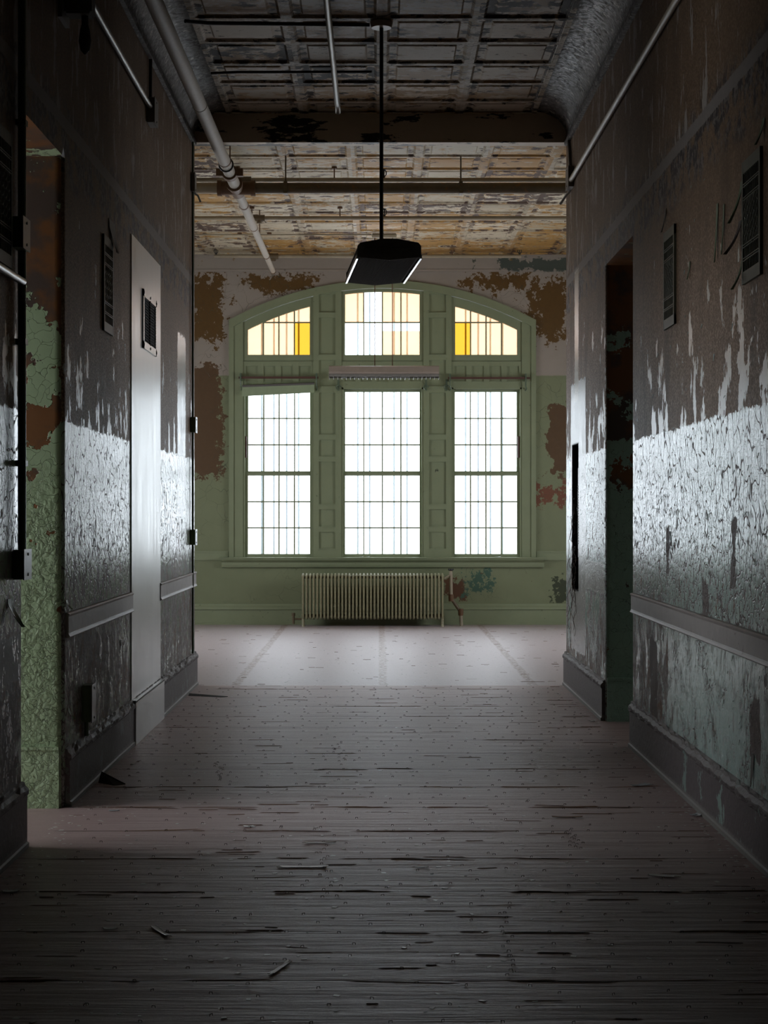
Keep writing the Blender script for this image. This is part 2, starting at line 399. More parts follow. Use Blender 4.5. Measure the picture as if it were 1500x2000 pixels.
# ----------------------------------------------------------------- mesh helpers
class MB:
    def __init__(s): s.v = []; s.f = []; s.mi = []
    def add(s, vs, fs, mi=0):
        b = len(s.v); s.v += [tuple(v) for v in vs]; s.f += [tuple(b+i for i in f) for f in fs]; s.mi += [mi]*len(fs); return s
    def box(s, a, b, mi=0):
        x0, x1 = sorted((a[0], b[0])); y0, y1 = sorted((a[1], b[1])); z0, z1 = sorted((a[2], b[2]))
        vs = [(x, y, z) for x in (x0, x1) for y in (y0, y1) for z in (z0, z1)]
        return s.add(vs, [(0, 1, 3, 2), (4, 6, 7, 5), (0, 4, 5, 1), (2, 3, 7, 6), (0, 2, 6, 4), (1, 5, 7, 3)], mi)
    def cyl(s, a, b, r, n=14, r2=None, mi=0):
        return s.tube([a, b], [r, r if r2 is None else r2], n, mi)
    def tube(s, pts, rad, n=10, mi=0):
        pts = [Vector(p) for p in pts]
        if not isinstance(rad, (list, tuple)): rad = [rad]*len(pts)
        vs = []; fs = []; u = None
        for i, p in enumerate(pts):
            d = (pts[min(i+1, len(pts)-1)]-pts[max(i-1, 0)])
            if d.length < 1e-9: d = Vector((0, 0, 1))
            d.normalize()
            if u is None:
                u = d.orthogonal().normalized()
            else:
                u = (u-d*u.dot(d)); u = u.normalized() if u.length > 1e-6 else d.orthogonal().normalized()
            w = d.cross(u)
            for k in range(n):
                t = 2*PI*k/n; vs.append(p+(u*math.cos(t)+w*math.sin(t))*rad[i])
        for i in range(len(pts)-1):
            for k in range(n):
                fs.append((i*n+k, i*n+(k+1) % n, (i+1)*n+(k+1) % n, (i+1)*n+k))
        fs.append(tuple(reversed(range(n)))); fs.append(tuple((len(pts)-1)*n+k for k in range(n)))
        return s.add(vs, fs, mi)
    def prism(s, poly, axis, a, b, mi=0):
        """poly: 2D points in the two axes other than AXIS (order x,y,z minus axis), extruded a..b"""
        def mk(p, t):
            q = list(p); q.insert(axis, t); return tuple(q)
        n = len(poly); vs = [mk(p, a) for p in poly]+[mk(p, b) for p in poly]
        fs = [tuple(range(n)), tuple(range(2*n-1, n-1, -1))]+[(i, i+n, (i+1) % n+n, (i+1) % n) for i in range(n)]
        return s.add(vs, fs, mi)
    def strip(s, xs, lo, hi, y0, y1):
        """solid between curves lo(x) and hi(x), thickness y0..y1"""
        n = len(xs); vs = []
        for x in xs: vs += [(x, y0, lo(x)), (x, y0, hi(x)), (x, y1, hi(x)), (x, y1, lo(x))]
        fs = []
        for i in range(n-1):
            a = 4*i; b = a+4
            fs += [(a, b, b+1, a+1), (a+1, b+1, b+2, a+2), (a+2, b+2, b+3, a+3), (a+3, b+3, b, a)]
        fs += [(0, 1, 2, 3), (4*n-1, 4*n-2, 4*n-3, 4*n-4)]
        return s.add(vs, fs)
    def build(s, name, mats, parent=None, smooth=False, bevel=0, origin=None):
        me = bpy.data.meshes.new(name)
        o0 = Vector(origin) if origin is not None else Vector((0, 0, 0))
        me.from_pydata([tuple(Vector(v)-o0) for v in s.v], [], s.f)
        bm = bmesh.new(); bm.from_mesh(me); bmesh.ops.recalc_face_normals(bm, faces=bm.faces[:])
        if bevel: bmesh.ops.bevel(bm, geom=bm.edges[:], offset=bevel, segments=2, affect='EDGES', clamp_overlap=True)
        bm.to_mesh(me); bm.free()
        mats = mats if isinstance(mats, (list, tuple)) else [mats]
        for m in mats: me.materials.append(m)
        if not bevel:
            for p, i in zip(me.polygons, s.mi): p.material_index = i
        if smooth:
            for p in me.polygons: p.use_smooth = True
            try: me.set_sharp_from_angle(angle=math.radians(40))
            except Exception: pass
        o = bpy.data.objects.new(name, me); COL.objects.link(o)
        o.location = o0
        if parent is not None:
            o.parent = parent; o.location = o0-Vector(parent.get('_o', (0, 0, 0)))
        return o
ORG = {}
def thing(name, label, cat, loc=(0, 0, 0), group=None):
    o = bpy.data.objects.new(name, None); COL.objects.link(o); o.location = loc; o.empty_display_size = .05
    o['label'] = label; o['category'] = cat
    if group: o['group'] = group
    ORG[o.name] = Vector(loc); return o
def part(mb, name, mat, parent, **kw):
    """parts are modelled in world coordinates and re-based on their thing (or part)"""
    lab = kw.pop('label', None)
    o = mb.build(name, mat, None, **kw)
    off = ORG.get(parent.name, Vector((0, 0, 0)))
    o.data.transform(Matrix.Translation(-off)); o.parent = parent; o.location = (0, 0, 0)
    ORG[o.name] = off
    if lab: o['label'] = lab
    return o
def single(mb, name, mat, label, cat, group=None, loc=None, **kw):
    o = mb.build(name, mat, None, **kw)
    if loc is not None:
        o.data.transform(Matrix.Translation(-Vector(loc))); o.location = loc
        ORG[o.name] = Vector(loc)
    o['label'] = label; o['category'] = cat
    if group: o['group'] = group
    return o
def struct(mb, name, mat, label=None, cat=None, **kw):
    o = mb.build(name, mat, None, **kw); o['kind'] = 'structure'
    if label: o['label'] = label
    if cat: o['category'] = cat
    ORG[o.name] = Vector((0, 0, 0)); return o
def grid_wall(us, zs, filled, mk, t0, t1, mats):
    """solid wall on a cell grid with holes; mk(u, z, t) -> point; returns MB (material 0 faces t, 1 the reveals)"""
    mb = MB(); idx = {}
    def vid(i, j, t):
        k = (i, j, t)
        if k not in idx: idx[k] = len(mb.v); mb.v.append(mk(us[i], zs[j], t))
        return idx[k]
    nu, nz = len(us)-1, len(zs)-1
    ok = lambda i, j: 0 <= i < nu and 0 <= j < nz and filled((us[i]+us[i+1])/2, (zs[j]+zs[j+1])/2)
    def f(q, m): mb.f.append(q); mb.mi.append(m)
    for i in range(nu):
        for j in range(nz):
            if not ok(i, j): continue
            for t in (t0, t1): f((vid(i, j, t), vid(i+1, j, t), vid(i+1, j+1, t), vid(i, j+1, t)), 0)
            if not ok(i-1, j): f((vid(i, j, t0), vid(i, j+1, t0), vid(i, j+1, t1), vid(i, j, t1)), 1)
            if not ok(i+1, j): f((vid(i+1, j, t0), vid(i+1, j+1, t0), vid(i+1, j+1, t1), vid(i+1, j, t1)), 1)
            if not ok(i, j-1): f((vid(i, j, t0), vid(i+1, j, t0), vid(i+1, j, t1), vid(i, j, t1)), 1)
            if not ok(i, j+1): f((vid(i, j+1, t0), vid(i+1, j+1, t0), vid(i+1, j+1, t1), vid(i, j+1, t1)), 1)
    return mb

# ----------------------------------------------------------------- room shell
T = .42
YN = -5.0
LD = (7.40, 8.35, 3.08)            # left doorway near, far, head height
RD = (10.54, 11.81, 3.05)          # right doorway
REC = (13.41, 13.87, .79, 1.93)    # recess for the open box
YW = 14.15
def in_door(y, z, d): return d[0] < y < d[1] and z < d[2]
ysl = [YN, 2, LD[0], LD[1], YW]; zsl = [0, LD[2], ZC+.1]
w = grid_wall(ysl, zsl, lambda y, z: not in_door(y, z, LD), lambda u, z, t: (t, u, z), XL, XL-T, None)
def bevel_jambs(o, X, ys, r=.045):
    bm = bmesh.new(); bm.from_mesh(o.data)
    es = [e for e in bm.edges if all(abs(v.co.x-X) < 1e-4 for v in e.verts) and abs(e.verts[0].co.y-e.verts[1].co.y) < 1e-4
          and any(abs(e.verts[0].co.y-y) < 1e-4 for y in ys) and e.is_manifold and abs(e.verts[0].co.z-e.verts[1].co.z) > .1
          and max(v.co.z for v in e.verts) < 3.2]
    bmesh.ops.bevel(bm, geom=es, offset=r, segments=6, affect='EDGES', profile=.5, clamp_overlap=False)
    bm.to_mesh(o.data); bm.free()
    for p in o.data.polygons:
        p.use_smooth = True
    try: o.data.set_sharp_from_angle(angle=math.radians(30))
    except Exception: pass
    for p in o.data.polygons:      # the returns of the openings wear the green jamb paint
        n = p.normal; c = p.center
        p.material_index = 1 if abs(n.x) < .75 and c.y > 0 and c.y < 14 else 0
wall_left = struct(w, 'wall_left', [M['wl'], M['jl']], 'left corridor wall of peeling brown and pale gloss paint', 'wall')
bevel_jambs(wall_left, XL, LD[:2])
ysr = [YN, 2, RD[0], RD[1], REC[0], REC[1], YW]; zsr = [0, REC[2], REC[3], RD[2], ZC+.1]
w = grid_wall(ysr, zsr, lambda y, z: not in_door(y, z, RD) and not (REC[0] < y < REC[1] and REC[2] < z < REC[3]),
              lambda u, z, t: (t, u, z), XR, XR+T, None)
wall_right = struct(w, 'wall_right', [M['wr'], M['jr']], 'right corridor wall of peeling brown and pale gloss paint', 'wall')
bevel_jambs(wall_right, XR, (RD[1],), .03)
# wall at the corridor's end with the wide opening; its head is the beam
RXL, RXR = -4.6, 4.6
ZB = 4.361
us = [RXL-.3, XL, XR, RXR+.3]; zs = [0, ZB, ZC+.1]
w = grid_wall(us, zs, lambda x, z: not (XL < x < XR and z < ZB), lambda u, z, t: (u, t, z), YW, YE, None)
wall_front = struct(w, 'wall_front', [M['beam'], M['wl'], M['wr'], M['roomwall']], 'painted wall and beam where the corridor opens into the end room', 'wall')
for p in wall_front.data.polygons:
    n, c = p.normal, p.center
    p.material_index = (1 if c.x < 0 else 2) if abs(n.x) > .5 else (3 if n.y > .5 and c.z < ZB else 0)
# side and rear walls
SW = (17.3, 19.5, .9, 3.1)         # unseen openings added in the side walls to light the end room
for nm, a, b in (('wall_room_left', RXL, RXL-.3), ('wall_room_right', RXR, RXR+.3)):
    w = grid_wall([YE, SW[0], SW[1], YB+.4], [0, SW[2], SW[3], ZC+.1], lambda y, z: not (SW[0] < y < SW[1] and SW[2] < z < SW[3]), lambda u, z, t: (t, u, z), a, b, None)
    struct(w, nm, M['roomwall'])
w = MB().box((XL-T, YN-.3, 0), (XR+T, YN, ZC+.1)); struct(w, 'wall_rear_light_stop', M['outer'])  # unseen end wall, added to keep sky light out of the corridor
w = MB().box((-7.2, YN-.3, -.2), (7.2, YB+.4, 0)); floor = struct(w, 'floor', M['floor'], 'worn brown floor with staples, torn underlay and pale sheet flooring in the end room', 'floor')

# ---- tin ceilings
def tin(x0, nx, px, y0, ny, py, z, depth=.022):
    mb = MB()
    tx = [0, .05, .075, .17, .19, .80, .81, .83, .925, .95, 1.0]
    tx = [0, .055, .085, .165, .185, .5, .815, .835, .915, .945, 1.0]
    hh = [1.0, 1.0, .35, .3, .7, .62, .7, .3, .35, 1.0, 1.0]
    X = []; Hx = []
    for i in range(nx):
        for k, t in enumerate(tx[:-1]): X.append(x0+(i+t)*px); Hx.append(k)
    X.append(x0+nx*px); Hx.append(10)
    Y = []; Hy = []
    for j in range(ny):
        for k, t in enumerate(tx[:-1]): Y.append(y0+(j+t)*py); Hy.append(k)
    Y.append(y0+ny*py); Hy.append(10)
    ribk = {0, 1, 9, 10}
    def h(a, b):
        if a in ribk or b in ribk: return 1.0
        ia, ib = min(a, 10-a), min(b, 10-b)
        m = min(ia, ib)
        return {2: .25, 3: .2, 4: .65, 5: .6}[m]
    nX = len(X)
    for j, yy in enumerate(Y):
        for i, xx in enumerate(X):
            mb.v.append((xx, yy, z-depth*h(Hx[i], Hy[j])))
    for j in range(len(Y)-1):
        for i in range(nX-1):
            a = j*nX+i; mb.f.append((a, a+1, a+nX+1, a+nX)); mb.mi.append(0)
    return mb
mb = tin(.02-.62*2, 4, .62, 13.75-.575*33, 34, .575, ZC+.012)
mb.box((XL-T, YN-.3, ZC+.02), (XR+T, YW, ZC+.2))
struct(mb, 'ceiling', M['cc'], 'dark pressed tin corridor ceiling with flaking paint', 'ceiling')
mb = tin(.36-.61*9, 17, .61, 21.9-.6*13, 13, .60, ZC+.012)
mb.box((RXL-.3, YE-.14, ZC+.02), (RXR+.3, YB+.4, ZC+.2))
struct(mb, 'ceiling_room', M['cr'], 'pale and ochre pressed tin ceiling of the end room', 'ceiling')
# coves with picture rail along both corridor walls
def cove(X, sgn, name, lab):
    pts = []
    for k in range(9):
        t = k/8*PI/2; pts.append((X-sgn*(.26*(1-math.cos(t))), 4.385+.22*math.sin(t)))
    prof = [(X, 4.335), (X-sgn*.028, 4.335), (X-sgn*.032, 4.36), (X-sgn*.018, 4.385)]+[(a-sgn*.006, b) for a, b in pts[1:]]+\
           [(X-sgn*.275, 4.60), (X-sgn*.31, 4.592), (X-sgn*.31, 4.612), (X, 4.612)]
    mb = MB(); n = len(prof); vs = [(a, YN, b) for a, b in prof]+[(a, YW, b) for a, b in prof]
    mb.add(vs, [(i, i+1, i+1+n, i+n) for i in range(n-1)])
    return struct(mb, name, M['covep'], lab, 'cornice', smooth=True)
def cove_material():
    n = NT('cove_paint'); S = n.step
    med = n.noise(5, 7, .7, vec=n.sv((1, .8, 1.3))); fine = n.noise(30, 7, .7)
    col = n.mix(fine, (.07, .063, .057), (.13, .118, .108))
    col = n.mix(S(.54, .56, med+(fine-.5)*.1), col, (.05, .042, .036))
    col = n.mix(S(.60, .61, n.noise(12, 7, .7)), col, (.36, .33, .28))
    return n.done(col, n.lin(.42, .6, .32, .75, fine), n.bump(fine*.9+S(.54, .56, med).inv()*.5, .9, .007), 0, .35)
M['covep'] = cove_material()
cove(XL, -1, 'trim_1', 'curved ceiling cove along the left corridor wall'); cove(XR, 1, 'trim_2', 'curved ceiling cove along the right corridor wall')

# ---- back wall with arched opening
AX, AZ = BX(747), BZ(1163); RO = 615*YB/F; RI = 600*YB/F
WX0, WX1 = BX(449), BX(1045); WS = BZ(1092)
def arch(x, r): return AZ+math.sqrt(max(r*r-(x-AX)**2, 0))
xs = [WX0+(WX1-WX0)*k/48 for k in range(49)]
mb = MB()
mb.box((RXL-.3, YB, 0), (WX0, YB+.4, ZC+.1)); mb.box((WX1, YB, 0), (RXR+.3, YB+.4, ZC+.1))
mb.box((WX0, YB, 0), (WX1, YB+.4, WS)); mb.strip(xs, lambda x: arch(x, RO), lambda x: ZC+.1, YB, YB+.4)
struct(mb, 'wall_back', M['back'], 'green and tan peeling end wall around the arched window', 'wall')
# frieze, wainscot cap, baseboard of the back wall
mb = MB().box((RXL, YB-.03, BZ(531)), (RXR, YB, 4.575)).box((RXL, YB-.045, 4.555), (RXR, YB-.03, 4.598)).box((RXL, YB-.038, BZ(531)), (RXR, YB-.03, BZ(527)))
struct(mb, 'trim_3', M['frieze'], 'tan frieze board under the end room ceiling', 'trim')
mb = MB()
for a, b in ((RXL, BX(446)), (BX(1048), RXR)):
    mb.box((a, YB-.012, .80), (b, YB, .905)).box((a, YB-.022, .895), (b, YB, .915))
struct(mb, 'trim_4', M['wood'], 'green wainscot band level with the window sill', 'trim')
mb = MB().box((RXL, YB-.02, 0), (RXR, YB, .21)).prism([(YB, .19), (YB-.035, .19), (YB-.03, .22), (YB-.018, .235), (YB-.016, .262), (YB, .268)], 0, RXL, RXR).box((RXL, YB-.03, 0), (RXR, YB-.02, .02))
struct(mb, 'baseboard_back', M['wood'], 'moulded green baseboard of the end wall', 'baseboard')
# ---- arched casing, pilasters, spandrels (trim_5)
mb = MB(); y0, y1 = YB-.02, YB+.10
aL, aR = BX(475), BX(1019)
mb.strip(xs, lambda x: max(arch(x, RI), WS), lambda x: arch(x, RO)-.0, y0-.02, y1)
xl = [WX0+(aL-WX0)*k/6 for k in range(7)]; xr = [aR+(WX1-aR)*k/6 for k in range(7)]
mb.strip(xl, lambda x: WS, lambda x: arch(x, RO)-.005, y0, y1); mb.strip(xr, lambda x: WS, lambda x: arch(x, RO)-.005, y0, y1)
mb.strip([WX0-.01, WX0+.05], lambda x: WS, lambda x: arch(max(x, WX0), RO), y0-.015, y0+.01); mb.strip([WX1-.05, WX1+.01], lambda x: WS, lambda x: arch(min(x, WX1), RO), y0-.015, y0+.01)
casing = struct(mb, 'trim_5', M['wood'], 'green arched wooden casing of the triple window', 'window casing')
PAN = [(575, 611), (621, 693), (704, 755), (767, 849), (859, 892), (902, 985), (995, 1029), (1039, 1072)]
for px0, px1, qa, qb in ((612, 667, 623, 655), (827, 882, 838, 871)):
    a, b, c, d = BX(px0), BX(px1), BX(qa), BX(qb); mb = MB()
    sx = [a+(b-a)*k/4 for k in range(5)]
    mb.strip(sx, lambda x: WS, lambda x: arch(x, RI)+.01, y0+.022, y1)
    for u0, u1 in ((a, c), (d, b)):
        mb.strip([u0, (u0+u1)/2, u1], lambda x: WS, lambda x: arch(x, RI)+.005, y0, y0+.03)
    edges = [BZ(1092)]+[v for (t, bt) in reversed(PAN) for v in (BZ(bt), BZ(t))]
    for k in range(0, len(edges), 2):
        z0 = edges[k]; z1 = edges[k+1] if k+1 < len(edges) else None
        if z1 is None: mb.strip([c, (c+d)/2, d], lambda x: z0, lambda x: arch(x, RI)+.005, y0, y0+.03)
        else: mb.box((c, y0, z0), (d, y0+.03, z1))
    for (t, bt) in PAN:       # raised moulding lip at the foot of each sunk panel
        mb.box((c-.004, y0-.006, BZ(bt)-.008), (d+.004, y0+.01, BZ(bt)+.004))
    part(mb, 'pilaster', M['wood'], casing)
# small stencilled mark on the right pilaster
mk = MB(); ym = y0+.0215
for (xa_, ya_, xb_, yb_) in ((850, 918, 853.5, 915.8), (853.5, 915.8, 856, 917.6), (850.3, 919.2, 856, 918.6), (850.4, 919, 850.6, 922.6), (850.6, 919.6, 856, 919.4), (854.6, 920.4, 856, 920.4)):
    pa_, pb_ = Vector((BX(xa_), ym, BZ(ya_))), Vector((BX(xb_), ym, BZ(yb_))); mk.cyl(pa_, pb_, .0024, 6)
part(mk, 'stencil_mark', M['dark'], casing)
# sill
mb = MB(); sx0, sx1 = BX(432)+.01, BX(1062)
pr = [(YB+.1, .825), (YB-.10, .825), (YB-.105, .805), (YB-.085, .79), (YB-.06, .775), (YB-.055, .74), (YB-.045, .715), (YB, .71), (YB+.1, .71)]
mb.prism(pr, 0, sx0, sx1); mb.prism([(YB-.12, .822), (YB-.12, .838), (YB+.12, .838), (YB+.12, .822)], 0, sx0-.03, sx1+.03)
part(mb, 'sill', M['wood'], casing)

# ---- windows: two sashes and an arched transom each
def window(num, fx0, fx1, gx0, gx1, cols, lab, transom, bars):
    """f: opening px, g: glass px"""
    w = MB(); A, B = BX(fx0), BX(fx1); ga, gb = BX(gx0), BX(gx1)
    ztop = BZ(757)
    # spandrel with four sunk panels between transom and sash
    zs0, zs1 = ztop, BZ(706)
    w.box((A, y0+.03, zs0-.02), (B, y1, zs1+.02))
    np_ = 4 if fx1-fx0 < 150 else 5
    pw = (B-A)/(np_+.4); z_a, z_b = BZ(745), BZ(715)
    w.box((A, y0+.012, zs0), (B, y0+.03, z_a)); w.box((A, y0+.012, z_b), (B, y0+.03, zs1))
    for k in range(np_+1):
        cx = A+(B-A)*k/np_; w.box((max(cx-.035, A), y0+.012, z_a), (min(cx+.035, B), y0+.03, z_b))
    for k in range(np_):
        w.box((A+(B-A)*k/np_+.036, y0+.006, z_a-.01), (A+(B-A)*(k+1)/np_-.036, y0+.028, z_a+.003))
    o = struct(w, 'window_%d' % num, M['wood'], lab, 'window')
    o['label'] = lab
    # stop beads at the sides
    f = MB().box((A, y0+.01, WS), (A+.022, y1+.05, ztop)).box((B-.022, y0+.01, WS), (B, y1+.05, ztop)).box((A, y0+.01, ztop-.02), (B, y1+.05, ztop)).box((A, y0+.02, WS-.01), (B, y1+.05, WS+.012))
    part(f, 'frame', M['wood'], o)
    def sash(zb, zt, gzb, gzt, ya, rows, nm):
        s = MB(); a, b = A+.02, B-.02; yb = ya+.04
        s.box((a, ya, zb), (ga, yb, zt)); s.box((gb, ya, zb), (b, yb, zt)); s.box((ga, ya, zb), (gb, yb, gzb)); s.box((ga, ya, gzt), (gb, yb, zt))
        for k in range(1, cols): cx = ga+(gb-ga)*k/cols; s.box((cx-.0085, ya+.006, gzb), (cx+.0085, yb-.004, gzt))
        for k in range(1, rows): cz = gzb+(gzt-gzb)*k/rows; s.box((ga, ya+.008, cz-.0085), (gb, yb-.006, cz+.0085))
        so = part(s, nm, M['wood'], o)
        part(MB().box((ga-.004, ya+.022, gzb-.004), (gb+.004, ya+.026, gzt+.004)), 'pane', M['pane'], so)
        return so
    sash(BZ(924), ztop-.02, BZ(920), BZ(765), y0+.09, 3, 'upper_sash')
    sash(WS+.012, BZ(922), BZ(1082), BZ(929), y0+.045, 3, 'lower_sash')
    # transom
    s = MB(); zb = BZ(704); ya, yb = y0+.02, y0+.075
    gl, gr = ga, gb; gzb = BZ(693)
    rg = RI-.115 if num != 2 else RI-.045
    sxs = [A+(B-A)*k/16 for k in range(17)]; gxs = [gl+(gr-gl)*k/16 for k in range(17)]
    ri2 = RI-.004
    s.strip([A, (A+gl)/2, gl], lambda x: zb, lambda x: arch(x, ri2), ya, yb); s.strip([gr, (gr+B)/2, B], lambda x: zb, lambda x: arch(x, ri2), ya, yb)
    s.box((gl, ya, zb), (gr, yb, gzb)); s.strip(gxs, lambda x: arch(x, rg), lambda x: arch(x, ri2), ya, yb)
    zm = BZ(629.5)
    for k in range(1, cols):
        cx = gl+(gr-gl)*k/cols; s.box((cx-.008, ya+.015, gzb), (cx+.008, yb-.01, arch(cx, rg)+.01))
    lo, hi = gl, gr
    while arch(lo, rg) < zm and lo < hi: lo += .01
    while arch(hi, rg) < zm and hi > lo: hi -= .01
    s.box((lo, ya+.017, zm-.008), (hi, yb-.012, zm+.008))
    so = part(s, 'transom_sash', M['wood'], o)
    yp = ya+.03
    for k in range(cols):
        c0 = gl+(gr-gl)*k/cols; c1 = gl+(gr-gl)*(k+1)/cols
        seg = [c0+(c1-c0)*q/4 for q in range(5)]
        for row in (0, 1):
            kind = transom[row][k]
            if isinstance(kind, tuple):          # a pane of two pieces, split level
                zq = BZ(kind[2])
                part(MB().box((c0, yp, gzb), (c1, yp+.004, zq)), 'pane', M[kind[0]], so)
                part(MB().box((c0, yp, zq), (c1, yp+.004, zm)), 'pane', M[kind[1]], so); continue
            if row == 1: pm = MB().strip(seg, lambda x: gzb, lambda x: min(zm, arch(x, rg)+.004), yp, yp+.004)
            else:
                if max(arch(c0, rg), arch(c1, rg)) < zm+.01: continue
                pm = MB().strip(seg, lambda x: zm, lambda x: max(zm+.0005, arch(x, rg)+.004), yp, yp+.004)
            po = part(pm, 'pane', M[kind], so)
            if kind == 'amber': po['label'] = 'deep amber pane'
    # guard bars outside
    for px in bars:
        g = MB().box((BX(px)-.011, YB+.33, WS-.1), (BX(px)+.011, YB+.355, BZ(560)))
        part(g, 'guard_bar', M['bar'], o)
    if num != 2:
        q0, q1 = (477.5, 481.5) if num == 1 else (1011.5, 1015.5)
        part(MB().box((BX(q0), y0+.03, BZ(894)), (BX(q1), y0+.085, BZ(852))), 'sash_block', M['rod'], o, label='brown sash block')
    return o
window(1, 475, 612, 484, 605, 4, 'left arched sash window behind a tilted roller shade', (['cream']*4, ['cream', 'cream', 'cream', 'amber']), [508, 532, 557, 581])
window(2, 667, 827, 674, 819.5, 4, 'middle tall sash window above the radiator', (['cream', 'pane', 'cream', 'cream'], ['pane', 'pane', ('cream', 'pane', 646), ('cream', 'pane', 646)]), [698, 722, 770, 796])
window(3, 882, 1019, 889, 1010, 4, 'right arched sash window with a brown curtain rod', (['cream', 'cream', 'cream', 'cream'], ['amber', 'cream', 'cream', 'cream']), [912, 937, 961, 985])

# ---- doorway side rooms (daylight comes from them)
def side_room(name, xa, xb, ya, yb, win):
    xo = xb; s = 1 if xb > xa else -1
    mb = MB()
    mb.box((xa, ya-.2, 0), (xb, ya, ZC)); mb.box((xa, yb, 0), (xb, yb+.2, ZC))
    y_0, y_1, z_0, z_1 = win
    mb2 = grid_wall([ya-.2, y_0, y_1, yb+.2], [0, z_0, z_1, ZC], lambda y, z: not (y_0 < y < y_1 and z_0 < z < z_1), lambda u, z, t: (t, u, z), xb, xb+s*.3, None)
    mb.add(mb2.v, mb2.f)
    mb.box((xa, ya-.2, ZC), (xb+s*.3, yb+.2, ZC+.2))
    return struct(mb, name, M['roomwall'])
side_room('wall_side_room_left', XL-T, -4.8, 5.2, 10.2, (6.0, 8.6, .8, 2.4))
side_room('wall_side_room_right', XR+T, 6.0, 9.2, 13.0, (10.9, 11.8, .9, 2.0))

# ---- baseboards and chair rails
def board(X, sgn, ya, yb, name, mat, lab, h=.27, caps=True):
    prof = [(X, 0), (X-sgn*.03, 0), (X-sgn*.03, .02), (X-sgn*.022, .025), (X-sgn*.022, .215), (X-sgn*.03, .225), (X-sgn*.028, .245), (X-sgn*.014, .258), (X-sgn*.012, .27), (X, .275)]
    mb = MB(); n = len(prof); k = max(2, int((yb-ya)/.06)); rnd = random.Random(hash(name) % 97)
    vs = []
    for i in range(k+1):
        y = ya+(yb-ya)*i/k
        for j, (a, b) in enumerate(prof):
            wob = rnd.uniform(-.006, .006) if j in (5, 6, 7, 8) and 0 < i < k else 0
            vs.append((a+wob*.8, y, b+wob))
    fs = [(i*n+j, i*n+(j+1) % n, (i+1)*n+(j+1) % n, (i+1)*n+j) for i in range(k) for j in range(n)]
    fs += [tuple(range(n)), tuple(k*n+j for j in range(n))]
    mb.add(vs, fs); return struct(mb, name, mat, lab, 'baseboard')
board(XL, -1, YN, LD[0]-.02, 'baseboard_left_front', M['bl'], 'dark baseboard of the left wall before the green doorway')
board(XL, -1, LD[1]+.05, YE+.02, 'baseboard_left', M['bl'], 'dark dusty baseboard of the left wall beyond the green doorway')
board(XR, 1, YN, RD[0]-.005, 'baseboard_right', M['br'], 'dark baseboard with green flakes along the right wall')
board(XR, 1, RD[1]+.03, YE+.02, 'baseboard_right_far', M['br'], 'short baseboard of the right wall beyond the doorway')
mb = MB().box((XL-T, LD[1]-.012, 0), (XL-.02, LD[1]+.02, .285)).box((XL-T, LD[1]-.02, .275), (XL-.02, LD[1], .29)); struct(mb, 'trim_6', M['jl'], 'green plinth at the foot of the left door jamb', 'plinth')
mb = MB().box((XR+.01, RD[1]-.014, 0), (XR+T, RD[1]+.02, .285)).box((XR+.01, RD[1]-.02, .275), (XR+T, RD[1], .292)); struct(mb, 'trim_7', M['jr'], 'dark green plinth at the foot of the right door jamb', 'plinth')
def chair_rail(X, sgn, ya, yb, name, lab):
    prof = [(X, .80), (X-sgn*.016, .80), (X-sgn*.022, .806), (X-sgn*.016, .815), (X-sgn*.014, .822), (X-sgn*.014, .90), (X-sgn*.02, .912), (X-sgn*.012, .918), (X, .92)]
    mb = MB().prism(prof, 1, ya, yb); return struct(mb, name, M['rail'], lab, 'chair rail')
chair_rail(XL, -1, LD[1]+.06, 10.62, 'trim_8', 'grey chair rail on the left wall before the steel sheet')
chair_rail(XL, -1, 11.97, YE, 'trim_9', 'short grey chair rail on the left wall beyond the steel sheet')
chair_rail(XR, 1, YN, RD[0]-.01, 'trim_10', 'long grey chair rail on the right wall')

# ----------------------------------------------------------------- things on the walls
# steel sheet with louvered vent
ya, yb = 10.60, 12.0
t = thing('steel_door_sheet', 'tall brushed steel sheet covering a former doorway on the left wall', 'metal sheet', (XL, 11.3, 0))
part(MB().box((XL, ya, .26), (XL+.008, yb, 3.07)).box((XL+.02, ya, .0), (XL+.034, yb, .262)).box((XL, ya, .255), (XL+.034, yb, .268)), 'sheet', M['steel'], t)
v = MB()
VY0, VY1, VZ0, VZ1 = 11.06, 11.72, 2.43, 2.80
v.box((XL+.008, VY0, VZ0), (XL+.018, VY1, VZ0+.045)).box((XL+.008, VY0, VZ1-.045), (XL+.018, VY1, VZ1)).box((XL+.008, VY0, VZ0), (XL+.018, VY0+.045, VZ1)).box((XL+.008, VY1-.045, VZ0), (XL+.018, VY1, VZ1))
vt = part(v, 'louver_frame', M['steel'], t)
part(MB().box((XL+.0085, VY0+.04, VZ0+.04), (XL+.0095, VY1-.04, VZ1-.04)), 'vent_backing', M['black'], vt)
lv = MB(); nl = 15
for k in range(nl):
    zz = VZ0+.05+(VZ1-VZ0-.1)*(k+.5)/nl
    for a, b in ((VY0+.045, 11.38), (11.40, VY1-.045)):
        lv.add([(XL+.010, a, zz+.007), (XL+.010, b, zz+.007), (XL+.019, b, zz-.002), (XL+.019, a, zz-.002), (XL+.010, a, zz+.009), (XL+.010, b, zz+.009), (XL+.021, b, zz-.001), (XL+.021, a, zz-.001)],
               [(0, 1, 2, 3), (7, 6, 5, 4), (0, 4, 5, 1), (1, 5, 6, 2), (2, 6, 7, 3), (3, 7, 4, 0)])
lv.box((XL+.01, 11.38, VZ0+.04), (XL+.02, 11.40, VZ1-.04))
part(lv, 'louver_slats', M['fixture'], vt)
for yy in (VY0+.02, 11.39, VY1-.02):
    for zz in (VZ0+.022, VZ1-.022): part(MB().cyl((XL+.017, yy, zz), (XL+.022, yy, zz), .009, 8), 'vent_screw', M['dark'], vt)

